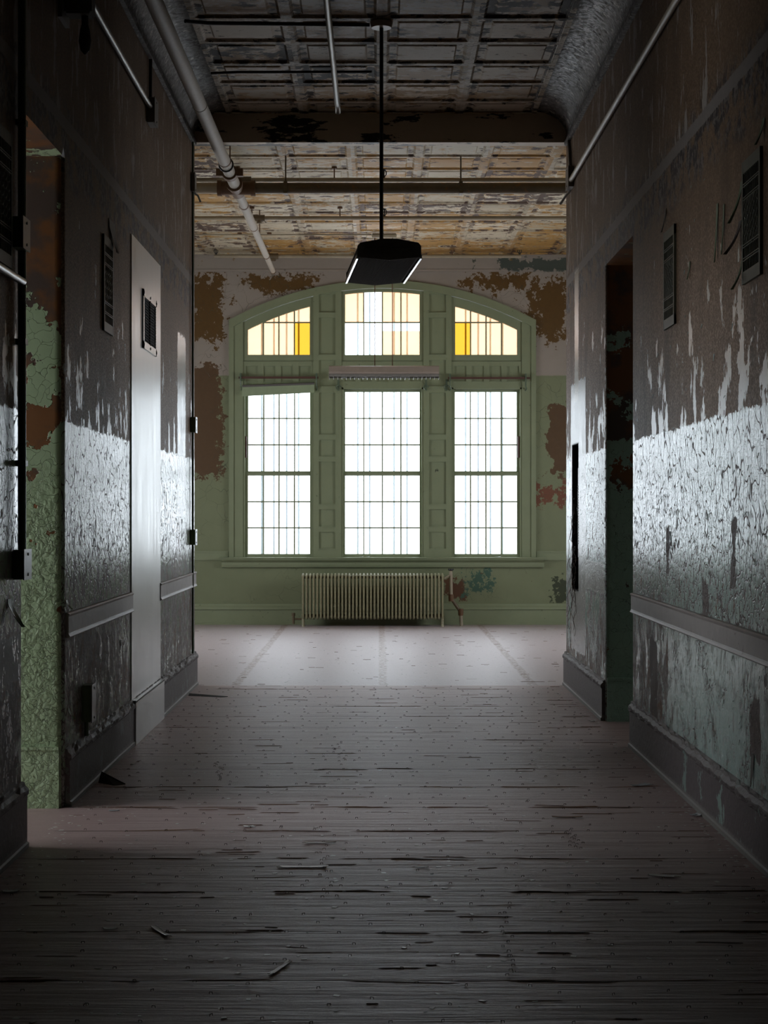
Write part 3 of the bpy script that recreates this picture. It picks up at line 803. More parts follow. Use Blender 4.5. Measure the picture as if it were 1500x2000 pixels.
def register(X, sgn, ya, yb, z0, z1, lab):
    t = thing('wall_grille', lab, 'vent grille', (X, (ya+yb)/2, z0), 'cast iron ventilation grilles on the corridor walls')
    p = lambda d: X-sgn*d
    fr = MB(); fw = .024
    fr.box((p(0), ya, z0), (p(.013), ya+fw, z1)).box((p(0), yb-fw, z0), (p(.013), yb, z1)).box((p(0), ya, z0), (p(.0125), yb, z0+.05)).box((p(0), ya, z1-.05), (p(.0125), yb, z1))
    part(fr, 'frame', M['grille'], t)
    part(MB().box((p(.001), ya+.01, z0+.01), (p(.003), yb-.01, z1-.01)), 'backing', M['black'], t)
    la = MB(); a, b, c, d = ya+fw, yb-fw, z0+.05, z1-.05
    for zz in (c+.045, c+.055, c+.10, c+.11, d-.045, d-.055, d-.10, d-.11): la.box((p(.006), a, zz-.002), (p(.013), b, zz+.002))
    ny = 10
    for k in range(1, ny):
        yy = a+(b-a)*k/ny; la.box((p(.006), yy-.0022, c), (p(.011), yy+.0022, d))
    nz = max(4, int((d-c-.22)/.034))
    for i in range(nz):
        zz = c+.11+(d-c-.22)*(i+.5)/nz
        for k in range(5):
            yy = a+(b-a)*(k+.5)/5; r = min((b-a)/10, (d-c-.22)/nz/2)*1.02
            ring = [(p(.010), yy+r*math.cos(q*PI/5), zz+r*math.sin(q*PI/5)) for q in range(11)]
            la.tube(ring, .0026, 5)
    part(la, 'lattice', M['grille'], t); return t
register(XL, -1, 6.78, 7.13, 2.38, 2.92, 'dark grille on the left wall before the green doorway, nearest the viewer')
register(XL, -1, 9.51, 9.84, 2.38, 2.90, 'narrow dark grille on the left wall between green doorway and steel sheet')
register(XR, 1, 6.97, 7.32, 2.34, 2.845, 'dark grille on the right wall nearest the viewer, with peeling green paint around it')
register(XR, 1, 9.0, 9.34, 2.36, 2.87, 'narrow dark grille on the right wall beside the open doorway')

def wall_box(X, sgn, ya, yb, z0, z1, dep, lab, name='junction_box', mat='boxg', grp=None):
    t = thing(name, lab, 'electrical box', (X, (ya+yb)/2, z0), grp); p = lambda d: X-sgn*d
    part(MB().box((p(0), ya, z0), (p(dep), yb, z1)), 'box_body', M[mat], t, bevel=.004)
    part(MB().box((p(dep), ya-.003, z0-.003), (p(dep+.005), yb+.003, z1+.003)), 'cover', M['cover'] if mat == 'boxg' else M[mat], t)
    for zz in (z0+.018, z1-.018): part(MB().cyl((p(dep+.004), (ya+yb)/2, zz), (p(dep+.008), (ya+yb)/2, zz), .006, 8), 'cover_screw', M['dark'], t)
    return t
JB = 'surface junction boxes on the left wall'
wall_box(XL, -1, 7.16, 7.30, 2.475, 2.60, .045, 'green box on the left conduit near the nearest grille', grp=JB)
wall_box(XL, -1, 7.18, 7.33, 1.125, 1.245, .045, 'green box at the foot of the long left conduit beside the doorway', grp=JB)
wall_box(XL, -1, 8.86, 8.98, .345, .53, .048, 'green outlet box low on the left wall above the baseboard', 'outlet_box')
wall_box(XL, -1, 13.95, 14.07, 2.03, 2.15, .04, 'upper green box on the far left corner conduit', grp=JB)
wall_box(XL, -1, 13.93, 14.06, 1.14, 1.26, .04, 'middle green box on the far left corner conduit', grp=JB)
wall_box(XL, -1, 13.98, 14.10, 3.94, 4.09, .03, 'grey box high at the far left corner under the cove', mat='steelpipe', grp=JB)
wall_box(XL, -1, 11.32, 11.50, 3.90, 4.06, .05, 'grey box at the far end of the upper left raceway', mat='steelpipe', grp=JB)
wall_box(XR, 1, 13.72, 13.92, 3.93, 4.09, .04, 'grey box high at the far end of the right raceway', mat='steelpipe')

def pipe(pts, r, name, mat, lab, cat='conduit', grp=None, n=12):
    return single(MB().tube(pts, r, n), name, M[mat], lab, cat, grp, loc=pts[0], smooth=True)
xo = XL+.022
t = thing('vertical_conduit', 'long dark green conduit down the left wall beside the near doorway', 'conduit', (XL, 7.27, 1.24))
part(MB().tube([(xo, 7.27, 1.245), (xo, 7.27, 2.475)], .017, 12), 'lower_length', M['conduit'], t, smooth=True)
part(MB().tube([(xo, 7.27, 2.60), (xo, 7.27, 4.33)], .017, 12), 'upper_length', M['conduit'], t, smooth=True)
for zz in (1.6, 2.1, 3.0, 3.7): part(MB().box((XL, 7.245, zz-.012), (XL+.042, 7.295, zz+.012)), 'strap', M['conduit'], t)
pipe([(XL+.03, 4.0, 2.34), (XL+.03, 7.245, 2.345)], .016, 'bare_conduit', 'chrome', 'shiny bare conduit under the nearest left grille')
t = thing('corner_conduit', 'thin dark conduit down the far left corner of the corridor', 'conduit', (XL, 14.0, .28))
for a, b in ((.28, 1.14), (1.26, 2.03), (2.15, 3.94), (4.09, 4.34)):
    part(MB().tube([(XL+.014, 14.02, a), (XL+.014, 14.02, b)], .009, 10), 'conduit_length', M['conduit'], t, smooth=True)
pipe([(XL+.014, 8.92, .27), (XL+.014, 8.92, .345)], .012, 'outlet_conduit', 'boxg', 'short conduit stub below the low green outlet box')
pipe([(XL+.024, 2.0, 3.99), (XL+.024, 11.32, 4.0)], .017, 'upper_raceway', 'steelpipe', 'straight grey raceway along the upper left wall')
pipe([(XL+.014, 11.42, 4.06), (XL+.014, 11.43, 4.33)], .011, 'drop_conduit', 'dark', 'thin drop conduit from the left cove to the grey box')
pipe([(XR-.024, 2.0, 3.95), (XR-.024, 13.72, 3.98)], .019, 'upper_raceway', 'palepipe', 'straight pale raceway along the upper right wall')
pipe([(XR-.014, 13.85, 4.09), (XR-.014, 13.9, 4.22), (XR-.016, 13.95, 4.34)], .013, 'drop_conduit', 'steelpipe', 'thin drop conduit above the far right grey box')
pipe([(XR-.01, 13.9, 3.93), (XR-.05, 13.93, 3.88), (XR-.085, 13.95, 3.83)], .010, 'broken_bracket', 'white', 'pale bent bracket under the far right grey box', 'bracket')
pipe([(XL+.01, 14.05, 3.94), (XL+.05, 14.07, 3.92), (XL+.07, 14.08, 3.87)], .008, 'broken_bracket', 'white', 'pale bent bracket under the far left grey box', 'bracket')

# dark lamp with hanging globe high on the left wall
t = thing('wall_lamp', 'dark emergency lamp with a drooping globe high on the near left wall', 'lamp', (XL, 8.5, 3.6))
part(MB().box((XL, 8.20, 3.70), (XL+.02, 8.40, 3.90)), 'back_plate', M['steelpipe'], t)
part(MB().box((XL+.02, 8.24, 3.73), (XL+.15, 8.36, 3.86)), 'housing', M['fixture'], t, bevel=.01)
part(MB().tube([(XL+.11, 8.3, 3.73), (XL+.11, 8.3, 3.69), (XL+.11, 8.3, 3.66), (XL+.11, 8.3, 3.61), (XL+.11, 8.3, 3.57), (XL+.11, 8.3, 3.55)], [.016, .016, .024, .03, .022, .004], 14), 'globe', M['black'], t, smooth=True)

# open box recessed in the right wall with hanging wires
t = thing('open_electrical_box', 'dark recessed electrical box without its door at the right corridor corner', 'electrical box', (XR, 13.64, REC[2]))
a, b, c, d = REC
part(MB().box((XR+.10, a, c), (XR+.12, b, d)).box((XR, a, c), (XR+.1, a+.008, d)).box((XR, b-.008, c), (XR+.1, b, d)).box((XR, a, c), (XR+.1, b, c+.008)).box((XR, a, d-.008), (XR+.1, b, d)), 'box_shell', M['dark'], t)
m_ = MB().box((XR+.03, 13.52, 1.05), (XR+.045, 13.72, 1.74))
part(m_, 'mounting_strip', M['white'], t)
for yy in (13.55, 13.62, 13.69):
    m_ = MB().box((XR+.0295, yy-.004, 1.15), (XR+.031, yy+.004, 1.61))
    for k in range(22):
        zz = 1.15+k*.021; m_.box((XR+.026, yy-.022, zz), (XR+.031, yy+.022, zz+.012))
    part(m_, 'terminal_strip', M['dark'], t)
rw = random.Random(5)
for k in range(16):
    z0 = rw.uniform(1.0, 1.5) if k < 7 else rw.uniform(.8, 1.05); y_ = rw.uniform(13.5, 13.8); L = rw.uniform(.18, .45)
    if k > 12: L = rw.uniform(.35, .5)
    pts = [Vector((XR+.04, y_, z0))]; q = Vector((XR-.015, y_+rw.uniform(-.02, .05), z0+rw.uniform(-.02, .06))); pts.append(q.copy())
    nseg = 14; ph = rw.uniform(0, 6); am = rw.uniform(.012, .035)
    for i in range(nseg):
        q = q+Vector((rw.uniform(-.008, .006), 0, -L/nseg*rw.uniform(.5, 1.5)))
        w_ = q+Vector((.4*am*math.sin(ph+i*.9), 2.2*am*math.sin(ph*2+i*.7), 0))
        w_.x = min(max(w_.x, XR-.07), XR-.006); w_.z = max(w_.z, .34); pts.append(w_)
    part(MB().tube(pts, .0017, 5), 'loose_wire', M['wire'], t, smooth=True)

# ----------------------------------------------------------------- ceiling lights
# near: wraparound fluorescent on a single stem
t = thing('hanging_fluorescent_light', 'dark fluorescent fixture hanging on one long stem in the corridor', 'ceiling light', (.0166, 11.48, 2.96))
th = math.atan2(-.092, 1.22)
def loc(u, v, z):       # u across, v along, rotated slightly
    return (.0185+u*math.cos(th)+v*math.sin(-th)*-1, 11.48+v*math.cos(th)+u*math.sin(th)*0, z)
def sect(prof, v0, v1, mb):
    n = len(prof); vs = [loc(u, v0, z) for u, z in prof]+[loc(u, v1, z) for u, z in prof]
    return mb.add(vs, [tuple(range(n)), tuple(range(2*n-1, n-1, -1))]+[(i, i+n, (i+1) % n+n, (i+1) % n) for i in range(n)])
hb = MB(); sect([(-.195, 2.985), (-.195, 3.035), (-.18, 3.055), (-.045, 3.08), (.045, 3.08), (.18, 3.055), (.195, 3.035), (.195, 2.985)], -.60, .60, hb)
part(hb, 'housing', M['fixture'], t)
db = MB(); sect([(-.182, 2.985), (-.178, 2.966), (0, 2.952), (.178, 2.966), (.182, 2.985)], -.59, .59, db)
for k in range(40):
    u0 = -.172+k*.0086; sect([(u0, 2.967-(.014*(1-abs(u0)/.18))), (u0+.002, 2.962-(.014*(1-abs(u0)/.18))), (u0+.004, 2.967-(.014*(1-abs(u0)/.18)))], -.58, .58, db)
part(db, 'prismatic_lens', M['fixture'], t)
for s in (-1, 1):
    sd = MB(); sect([(s*.196, 2.992), (s*.203, 2.985), (s*.203, 2.9605), (s*.191, 2.9605), (s*.191, 2.965)], -.595, .595, sd)
    part(sd, 'side_diffuser', M['lens'], t, label='bright clear side strip')
for v0, v1 in ((-.61, -.60), (.60, .61)):
    ep = MB(); sect([(-.197, 2.97), (-.197, 3.037), (-.18, 3.058), (-.045, 3.083), (.045, 3.083), (.18, 3.058), (.197, 3.037), (.197, 2.97), (0, 2.95)], v0, v1, ep)
    for k in range(9):
        if v0 < 0: sect([(-.15, 2.985+k*.0085), (.15, 2.985+k*.0085), (.15, 2.988+k*.0085), (-.15, 2.988+k*.0085)], v0-.003, v0, ep)
    part(ep, 'end_plate', M['fixture'], t)
part(MB().cyl((.0166, 11.48, 3.08), (.0166, 11.48, 4.56), .0125), 'stem', M['dark'], t, smooth=True)
part(MB().cyl((.0166, 11.48, 4.545), (.0166, 11.48, 4.582), .065, 20, .075), 'canopy', M['palepipe'], t, smooth=True)
# far: louvered fixture on two rods
YF = 20.2
t = thing('hanging_louvered_light', 'beige louvered fluorescent fixture on two thin rods in front of the middle window', 'ceiling light', (BX(750), YF, 3.0))
p0, p1 = D(643, 732, YF), D(857, 716, YF)
sd = [(YF-.13, p0.z), (YF-.15, p0.z+.02), (YF-.145, p1.z-.008), (YF-.10, p1.z), (YF+.10, p1.z), (YF+.145, p1.z-.008), (YF+.15, p0.z+.02), (YF+.13, p0.z)]
part(MB().prism(sd, 0, p0.x, p1.x), 'housing', M['fixpale'], t)
lf = MB(); nb = 27
for k in range(nb):
    xx = p0.x+(p1.x-p0.x)*(k+.0)/(nb-1)
    lf.add([(xx-.002, YF-.14, p0.z), (xx-.002, YF+.14, p0.z), (xx-.002, YF+.12, p0.z-.048), (xx-.002, YF-.12, p0.z-.048), (xx+.002, YF-.14, p0.z), (xx+.002, YF+.14, p0.z), (xx+.002, YF+.12, p0.z-.048), (xx+.002, YF-.12, p0.z-.048)],
           [(0, 1, 2, 3), (7, 6, 5, 4), (0, 4, 5, 1), (1, 5, 6, 2), (2, 6, 7, 3), (3, 7, 4, 0)])
for yy in (-.13, -.045, .045, .13): lf.box((p0.x, YF+yy-.0025, p0.z-.03), (p1.x, YF+yy+.0025, p0.z))
part(lf, 'louver_blades', M['louver'], t)
for px in (732, 766.5):
    xx = D(px, 700, YF).x; part(MB().cyl((xx, YF, p1.z), (xx, YF, 4.545), .0055, 8), 'rod', M['rust'], t, smooth=True)
part(MB().tube([(D(726, 0, YF).x, YF, 4.56), (D(728, 0, YF).x, YF, 4.56), (D(773, 0, YF).x, YF, 4.56), (D(775, 0, YF).x, YF, 4.56)], [.012, .028, .028, .012], 12), 'canopy', M['palepipe'], t, smooth=True)

# ----------------------------------------------------------------- pipes under the ceilings
PZ = 4.30; PXX = -.44*2.9
t = thing('insulated_pipe', 'long pale lagged pipe running under the ceiling along the left side', 'pipe', (PXX, 15.0, PZ))
segs = [(1.0, 15.6, .050), (16.02, 18.0, .041), (18.0, 20.0, .035), (20.0, 21.3, .030)]
for a, b, r in segs:
    part(MB().cyl((PXX, a, PZ), (PXX, b, PZ), r, 20), 'pipe_length', M['lagging'], t, smooth=True)
for yy, r in ((9.0, .053), (12.6, .053), (14.6, .054), (16.7, .045), (18.0, .043), (20.0, .039), (21.28, .034)):
    part(MB().cyl((PXX, yy-.02, PZ), (PXX, yy+.02, PZ), r, 20), 'band', M['rust'] if yy > 14 else M['lagging'], t, smooth=True)
cb = MB().cyl((PXX, 15.06, PZ), (PXX, 15.16, PZ), .068, 20).box((PXX-.115, 15.08, PZ-.03), (PXX+.115, 15.14, PZ+.035))
part(cb, 'bolted_coupling', M['rust'], t, smooth=True)
for yy in (14.9, 18.6):
    hg = MB().cyl((PXX+.02, yy, PZ), (PXX+.02, yy, 4.58), .006, 8); part(hg, 'hanger_rod', M['rust'], t)
hr = MB().tube([(PXX+.058*math.cos(q*PI/8), 14.75, PZ+.058*math.sin(q*PI/8)) for q in range(17)], .007, 6); part(hr, 'hanger_ring', M['dark'], t, smooth=True)
# big iron cross main
YM = 15.82
t = thing('iron_main_pipe', 'thick dark iron pipe crossing the end room under the ceiling', 'pipe', (0, YM, PZ))
xm0, xm1 = RXL+.02, RXR-.02
part(MB().cyl((xm0, YM, PZ), (PXX-.13, YM, PZ), .048, 20), 'pipe_length', M['palepipe'], t, smooth=True)
part(MB().cyl((PXX+.13, YM, PZ), (xm1, YM, PZ), .048, 20), 'pipe_length', M['ironpipe'], t, smooth=True)
cx = MB().cyl((PXX-.15, YM, PZ), (PXX+.15, YM, PZ), .062, 20).cyl((PXX, YM-.22, PZ), (PXX, YM+.2, PZ), .062, 20)
for xx in (-.15, .15): cx.cyl((PXX+xx-.02, YM, PZ), (PXX+xx+.02, YM, PZ), .072, 20)
cx.cyl((PXX, YM-.24, PZ), (PXX, YM-.19, PZ), .072, 20)
part(cx, 'cross_fitting', M['rust'], t, smooth=True)
for px in (558, 900):
    xx = D(px, 0, YM).x
    part(MB().cyl((xx, YM, PZ+.05), (xx, YM, 4.59), .007, 8).box((xx-.016, YM-.054, PZ-.054), (xx+.016, YM+.054, PZ+.054)), 'hanger', M['ironpipe'], t)
def branch(yp, Y, r, mat, lab, x0=xm0, x1=xm1, hang=(), tee=(), heads=()):
    z = EYE+(VY-yp)*Y/F
    t = thing('sprinkler_branch_pipe', lab, 'pipe', (0, Y, z), 'sprinkler branch pipes across the end room')
    part(MB().cyl((x0, Y, z), (x1, Y, z), r, 14), 'pipe_length', M[mat], t, smooth=True)
    for px in hang:
        xx = D(px, 0, Y).x; part(MB().cyl((xx, Y, z-.0), (xx, Y, 4.59), .006, 8).cyl((xx, Y, 4.575), (xx, Y, 4.595), .026, 10), 'hanger_rod', M['rust'], t)
    for px in tee:
        xx = D(px, 0, Y).x; part(MB().cyl((xx-.06, Y, z), (xx+.06, Y, z), r*1.6, 14).cyl((xx, Y, z), (xx, Y, z-.0-r*2.6), r*1.3, 14), 'tee', M['ironpipe'], t, smooth=True)
    for px in heads:
        xx = D(px, 0, Y).x; h = MB().cyl((xx, Y, z), (xx, Y, z+.035), .010, 10)
        h.tube([(xx+.022*math.cos(q*PI/8), Y, z+.062+.030*math.sin(q*PI/8)) for q in range(17)], .005, 6)
        h.cyl((xx, Y, z+.094), (xx, Y, z+.098), .024, 12).cyl((xx, Y, z+.03), (xx, Y, z+.09), .006, 8)
        part(h, 'sprinkler_head', M['dark'], t, smooth=True)
    return t
branch(351.5, 16.35, .020, 'palepipe', 'pale sprinkler pipe just behind the thick iron pipe', hang=(464, 653), tee=(478,), heads=(750,))
branch(426, 18.5, .021, 'palepipe', 'second pale sprinkler pipe, between iron pipe and end wall', hang=(492, 664), tee=(506,), heads=(751,))
branch(458.5, 20.2, .0085, 'palepipe', 'thinnest pipe, feeding the louvered light canopy', x1=D(725.4, 0, 20.2).x, hang=(468, 526))
branch(500.5, 21.55, .022, 'palepipe', 'last sprinkler pipe tight against the end wall frieze', x0=D(418, 0, 21.55).x, x1=D(1018, 0, 21.55).x, hang=(526, 884), tee=(534,), heads=(422, 1015))
pipe([(-1.12, 18.9, 4.55), (-.26, 18.9, 4.552)], .014, 'short_rail', 'palepipe', 'short pale rail under the ceiling beside the lagged pipe', 'rail')
pipe([(-.316, 1.0, 4.50), (-.316, 13.4, 4.50), (-.314, 13.5, 4.495), (-.313, 13.54, 4.46)], .021, 'ceiling_pipe', 'steelpipe', 'grey pipe running along the corridor ceiling left of the hanging light', 'pipe', n=14)
pipe([(-1.24, 11.3, 4.54), (-1.1, 11.4, 4.555), (-.06, 11.46, 4.56)], .013, 'lamp_feed_conduit', 'dark', 'dark feed conduit crossing the corridor ceiling to the hanging light')
pipe([(-1.2, 12.62, 4.535), (-1.0, 12.63, 4.545), (-.05, 12.64, 4.55)], .010, 'ceiling_cable', 'dark', 'thin dark cable crossing the corridor ceiling behind the hanging light', 'cable')
pipe([(.0166+.02, 18.5, 4.50), (.0166+.02, 18.5, 4.61)], .012, 'pipe_riser', 'palepipe', 'short pale riser from the second sprinkler pipe to the ceiling behind the light stem', 'pipe')

# ----------------------------------------------------------------- window fittings
def rod(px0, px1, py, lab):
    Y = YB-.09; a = D(px0, py, Y); b = D(px1, py, Y)
    t = thing('shade_rod', lab, 'rod', a)
    part(MB().box((a.x, Y-.008, a.z-.013), (b.x, Y+.008, a.z+.013)), 'bar', M['rod'], t)
    for px in (px0+4, px1-4 if px1 < 800 else px1-8):
        q = D(px, py, Y)
        part(MB().box((q.x-.009, Y-.014, q.z-.04), (q.x+.009, YB-.02, q.z+.055)).tube([(q.x, Y, q.z-.03), (q.x, Y+.01, q.z-.1), (q.x+.012, Y+.04, q.z-.13), (q.x, YB-.02, q.z-.15)], .008, 6), 'bracket', M['conduit'], t)
rod(466, 622, 737.5, 'brown shade rod above the left window')
rod(875, 1035, 738.5, 'brown shade rod above the right window, with a cross bracket')
Y = YB-.07
t = thing('roller_shade', 'pale green rolled shade hanging tilted at the top of the left window', 'window shade', D(543, 760, Y))
a = D(473, 763, Y); b = D(614, 758, Y)
part(MB().add([(a.x, Y-.01, a.z-.07), (b.x, Y-.01, b.z-.055), (b.x, Y-.01, b.z+.05), (a.x, Y-.01, a.z+.045), (a.x, Y+.01, a.z-.07), (b.x, Y+.01, b.z-.055), (b.x, Y+.01, b.z+.05), (a.x, Y+.01, a.z+.045)],
     [(0, 1, 2, 3), (7, 6, 5, 4), (0, 4, 5, 1), (1, 5, 6, 2), (2, 6, 7, 3), (3, 7, 4, 0)]), 'cloth', M['shade'], t)
part(MB().cyl((a.x, Y, a.z+.055), (b.x, Y, b.z+.055), .017, 12), 'roller', M['fixture'], t, smooth=True)
for px in (661, 832, 872):
    q = D(px, 755, YB-.03)
    t = thing('curtain_bracket', {661: 'dark curled bracket left of the middle window head', 832: 'dark curled bracket right of the middle window head', 872: 'dark curled bracket left of the right window head'}[px], 'bracket', q, 'curled shade brackets')
    part(MB().box((q.x-.012, YB-.035, q.z-.05), (q.x+.012, YB-.02, q.z+.09)), 'plate', M['conduit'], t)
    part(MB().tube([(q.x+.03*math.cos(k*PI/5), YB-.06, q.z-.01+.03*math.sin(k*PI/5)) for k in range(9)], .006, 6), 'hook', M['conduit'], t, smooth=True)
# hinges / rust on sash edges
for px, lab in ((480, 'red'), (1013, 'red')):
    pass

# ----------------------------------------------------------------- radiator and its pipes
Y0 = 21.50; RYF, RYB = 21.52, 21.74
S_ = F/RYF
rx0 = (588-VX)*RYF/F; rx1 = (868-VX)*RYF/F; rz1 = EYE-120/S_; rz0 = EYE-211/S_
NS = 40; pit = (rx1-rx0)/NS
t = thing('radiator', 'long cast iron radiator of forty thin sections under the middle window', 'radiator', (0, 21.6, 0))
def section_mb(cx, foot):
    mb = MB(); hw = pit*.27
    # outline in depth/height: rounded ends, narrow waisted plan
    prof = []
    for k in range(9):
        q = PI-PI*k/8; prof.append(((RYF+RYB)/2+(RYB-RYF)/2*math.cos(q), rz1-.05+.05*math.sin(q)))
    for k in range(9):
        q = -PI*k/8; prof.append(((RYF+RYB)/2+(RYB-RYF)/2*math.cos(q), rz0+.03+.03*math.sin(q)))
    n = len(prof); cy, cz = (RYF+RYB)/2, (rz0+rz1)/2
    vs = []
    for off, s in ((-hw, .93), (-hw*.5, 1.0), (hw*.5, 1.0), (hw, .93)):
        for (a, b) in prof: vs.append((cx+off, cy+(a-cy)*s, cz+(b-cz)*(1-(1-s)*.25)))
    fs = [tuple(range(n)), tuple(range(4*n-1, 3*n-1, -1))]+[(l*n+i, l*n+(i+1) % n, (l+1)*n+(i+1) % n, (l+1)*n+i) for l in range(3) for i in range(n)]
    mb.add(vs, fs)
    for zz in (rz1-.045, rz0+.045): mb.cyl((cx-pit/2, cy, zz), (cx+pit/2, cy, zz), .022, 10)
    if foot:
        for yy in (RYF+.03, RYB-.03): mb.tube([(cx, yy, rz0+.05), (cx, yy, .02), (cx, yy, .0)], [.014, .014, .02], 8)
    return mb
proto = None
for k in range(NS):
    cx = rx0+pit*(k+.5); foot = k in (0, NS-1)
    if foot or proto is None or k == 1:
        o = part(section_mb(cx, foot), 'section', M['radi'], t, smooth=True)
        if k == 1: proto = (o, cx)
    else:
        o = proto[0].copy(); COL.objects.link(o); o.parent = t; o.location = (cx-proto[1], 0, 0)
q = D(573, 1205, 21.6)
part(MB().cyl((q.x, 21.62, .03), (q.x, 21.62, .13), .016, 10).cyl((q.x, 21.62, .13), (q.x, 21.62, .165), .024, 12).cyl((q.x, 21.62, .09), (rx0+.03, 21.62, .09), .012, 10), 'steam_valve', M['ironpipe'], t, smooth=True)
t = thing('riser_pipe', 'brown riser pipe with two elbows and a valve right of the radiator', 'pipe', (.9, 21.72, 0))
P = lambda x, y: D(x, y, 21.72)
pa, pb, pc, pd = P(880.5, 1122), P(881, 1168), P(900, 1196), P(901, 1221)
pd.z = 0
part(MB().tube([pa, pb], .022, 12), 'upper_length', M['palepipe'], t, smooth=True)
part(MB().tube([pb, pc], .021, 12), 'diagonal_length', M['ironpipe'], t, smooth=True)
part(MB().tube([pc, pd], .022, 12), 'lower_length', M['palepipe'], t, smooth=True)
for q in (pb, pc): part(MB().tube([q+Vector((0, 0, .045)), q+Vector((0, 0, .03)), q, q-Vector((0, 0, .04))], [.030, .032, .034, .030], 12), 'elbow', M['rust'], t, smooth=True)
part(MB().tube([pa, pa+Vector((0, 0, .03)), pa+Vector((0, 0, .045))], [.024, .02, .012], 12).cyl(pa, (rx1+.002, 21.69, pa.z-.05), .011, 8), 'valve_body', M['palepipe'], t, smooth=True)
part(MB().tube([pa+Vector((0, 0, .045)), pa+Vector((0, 0, .055)), pa+Vector((0, 0, .07))], [.02, .036, .034], 14), 'valve_handle', M['dark'], t, smooth=True)

# ----------------------------------------------------------------- litter on the floor
def flake(c, lx, ly, rot, curl, seed, th=.002, nx=6, ny=3):
    r = random.Random(seed); vs = []; mb = MB()
    for sgn in (0, 1):
        for j in range(ny+1):
            for i in range(nx+1):
                u = i/nx-.5; v = j/ny-.5
                jag = 1+(r.uniform(-.25, .25) if i in (0, nx) or j in (0, ny) else 0) if sgn == 0 else None
                if sgn == 0:
                    z = curl*.22*((u*2)**2)+curl*.1*(v*2)**2+.0012
                    x_, y_ = u*lx*jag, v*ly*jag
                    vs.append((c[0]+x_*math.cos(rot)-y_*math.sin(rot), c[1]+x_*math.sin(rot)+y_*math.cos(rot), c[2]+z))
                else:
                    p = vs[j*(nx+1)+i]; vs.append((p[0], p[1], p[2]+th))
    N = (nx+1)*(ny+1); fs = []
    for j in range(ny):
        for i in range(nx):
            a = j*(nx+1)+i; fs.append((a, a+1, a+nx+2, a+nx+1)); b = a+N; fs.append((b+nx+1, b+nx+2, b+1, b))
    for i in range(nx):
        for row in (0, ny):
            a = row*(nx+1)+i; fs.append((a, a+1, a+1+N, a+N))
    for j in range(ny):
        for c_ in (0, nx):
            a = j*(nx+1)+c_; fs.append((a, a+nx+1, a+nx+1+N, a+N))
    return mb.add(vs, fs)
DB = [  # px, py, length, width, rot, curl, material, name, label, category
    (590, 1694, .17, .028, .0, .006, 'palewood', 'wood_splinter', 'flat broken wood splinter lying left of the centre of the floor', 'wood splinter'),
    (545, 1893, .16, .016, 1.25, .008, 'palewood', 'wood_splinter', 'pale upright splinter near the bottom edge, left of centre', 'wood splinter'),
    (313, 1820, .15, .018, 2.0, .008, 'palewood', 'wood_splinter', 'pale splinter on the lower left of the floor', 'wood splinter'),
    (622, 1647, .12, .02, .05, .01, 'palewood', 'wood_splinter', 'ragged pale splinter behind the flat broken one', 'wood splinter'),
    (1250, 1535, .10, .05, .5, .02, 'film', 'plastic_shard', 'shiny curled plastic shard on the right of the floor', 'plastic shard'),
    (1296, 1712, .11, .03, -.3, .012, 'chip', 'paint_strip', 'pale paint strip near the right baseboard in front', 'paint flake'),
    (1110, 1597, .13, .022, 0., .012, 'splinter', 'wood_splinter', 'brown fuzzy splinter at the right of the floor before the doorway', 'wood splinter'),
    (1358, 1594, .05, .05, .4, .03, 'film', 'lint_clump', 'pale crumpled clump beside the right baseboard', 'debris'),
    (1157, 1409, .05, .04, .2, .02, 'chip', 'paint_chip', 'pale chip just left of the right doorway', 'paint flake'),
    (486, 1615, .05, .03, .1, .008, 'chip', 'paint_chip', 'pale oval chip on the lit strip left of centre', 'paint flake'),
    (215, 1815, .045, .018, .1, .006, 'chip', 'paint_chip', 'small grey chip left of the lower left splinter', 'paint flake'),
    (22, 1742, .06, .03, .2, .01, 'chip', 'paint_chip', 'grey chip at the far left edge of the floor', 'paint flake'),
    (823, 1695, .05, .012, .1, .006, 'white', 'paint_chip', 'tiny bright white chip right of the centre of the floor', 'paint flake'),
    (222, 1584, .05, .02, .1, .006, 'film', 'paint_chip', 'small bluish chip on the lit strip near the left doorway', 'paint flake'),
]
for i, (px, py, lx, ly, ro, cu, mt, nm, lab, cat) in enumerate(DB):
    g = G(px, py); single(flake((g.x, g.y, 0), lx, ly, ro, cu, i), nm, M[mt], lab, cat, loc=(g.x, g.y, 0))
for px, lx, lab in ((706, .05, 'white paint chip on the sill under the middle window, left of centre'), (719, .03, 'smaller white paint chip on the sill beside the larger one'), (973, .07, 'folded white paint flake on the sill under the right window')):
    q = D(px, 1088, YB-.08); single(flake((q.x, q.y, .838), lx, .03, .2, .03, px), 'paint_chip', M['film'], lab, 'paint flake', loc=(q.x, q.y, .838))
# lifted floor edges by the left baseboard
def lifted(px0, py0, px1, py1, wid, hgt, lab):
    a = G(px0, py0); b = G(px1, py1); a.x = max(a.x, XL+.04)
    mb = MB().add([(a.x, a.y-wid, .002), (a.x, a.y, hgt), (b.x, b.y, .004), (b.x-.05, b.y-wid*.4, .002), (a.x, a.y-wid, .0), (a.x, a.y, hgt-.004), (b.x, b.y, .0), (b.x-.05, b.y-wid*.4, .0)],
                  [(0, 1, 2, 3), (7, 6, 5, 4), (0, 4, 5, 1), (1, 5, 6, 2), (2, 6, 7, 3), (3, 7, 4, 0)])
    single(mb, 'lifted_floor_strip', M['black'], lab, 'floor strip', loc=(a.x, a.y, 0))
lifted(170, 1523, 245, 1532, .10, .045, 'black lifted corner of underlay beside the left baseboard')
lifted(350, 1357, 445, 1361, .08, .012, 'thin black lifted edge of underlay near the far left corner')
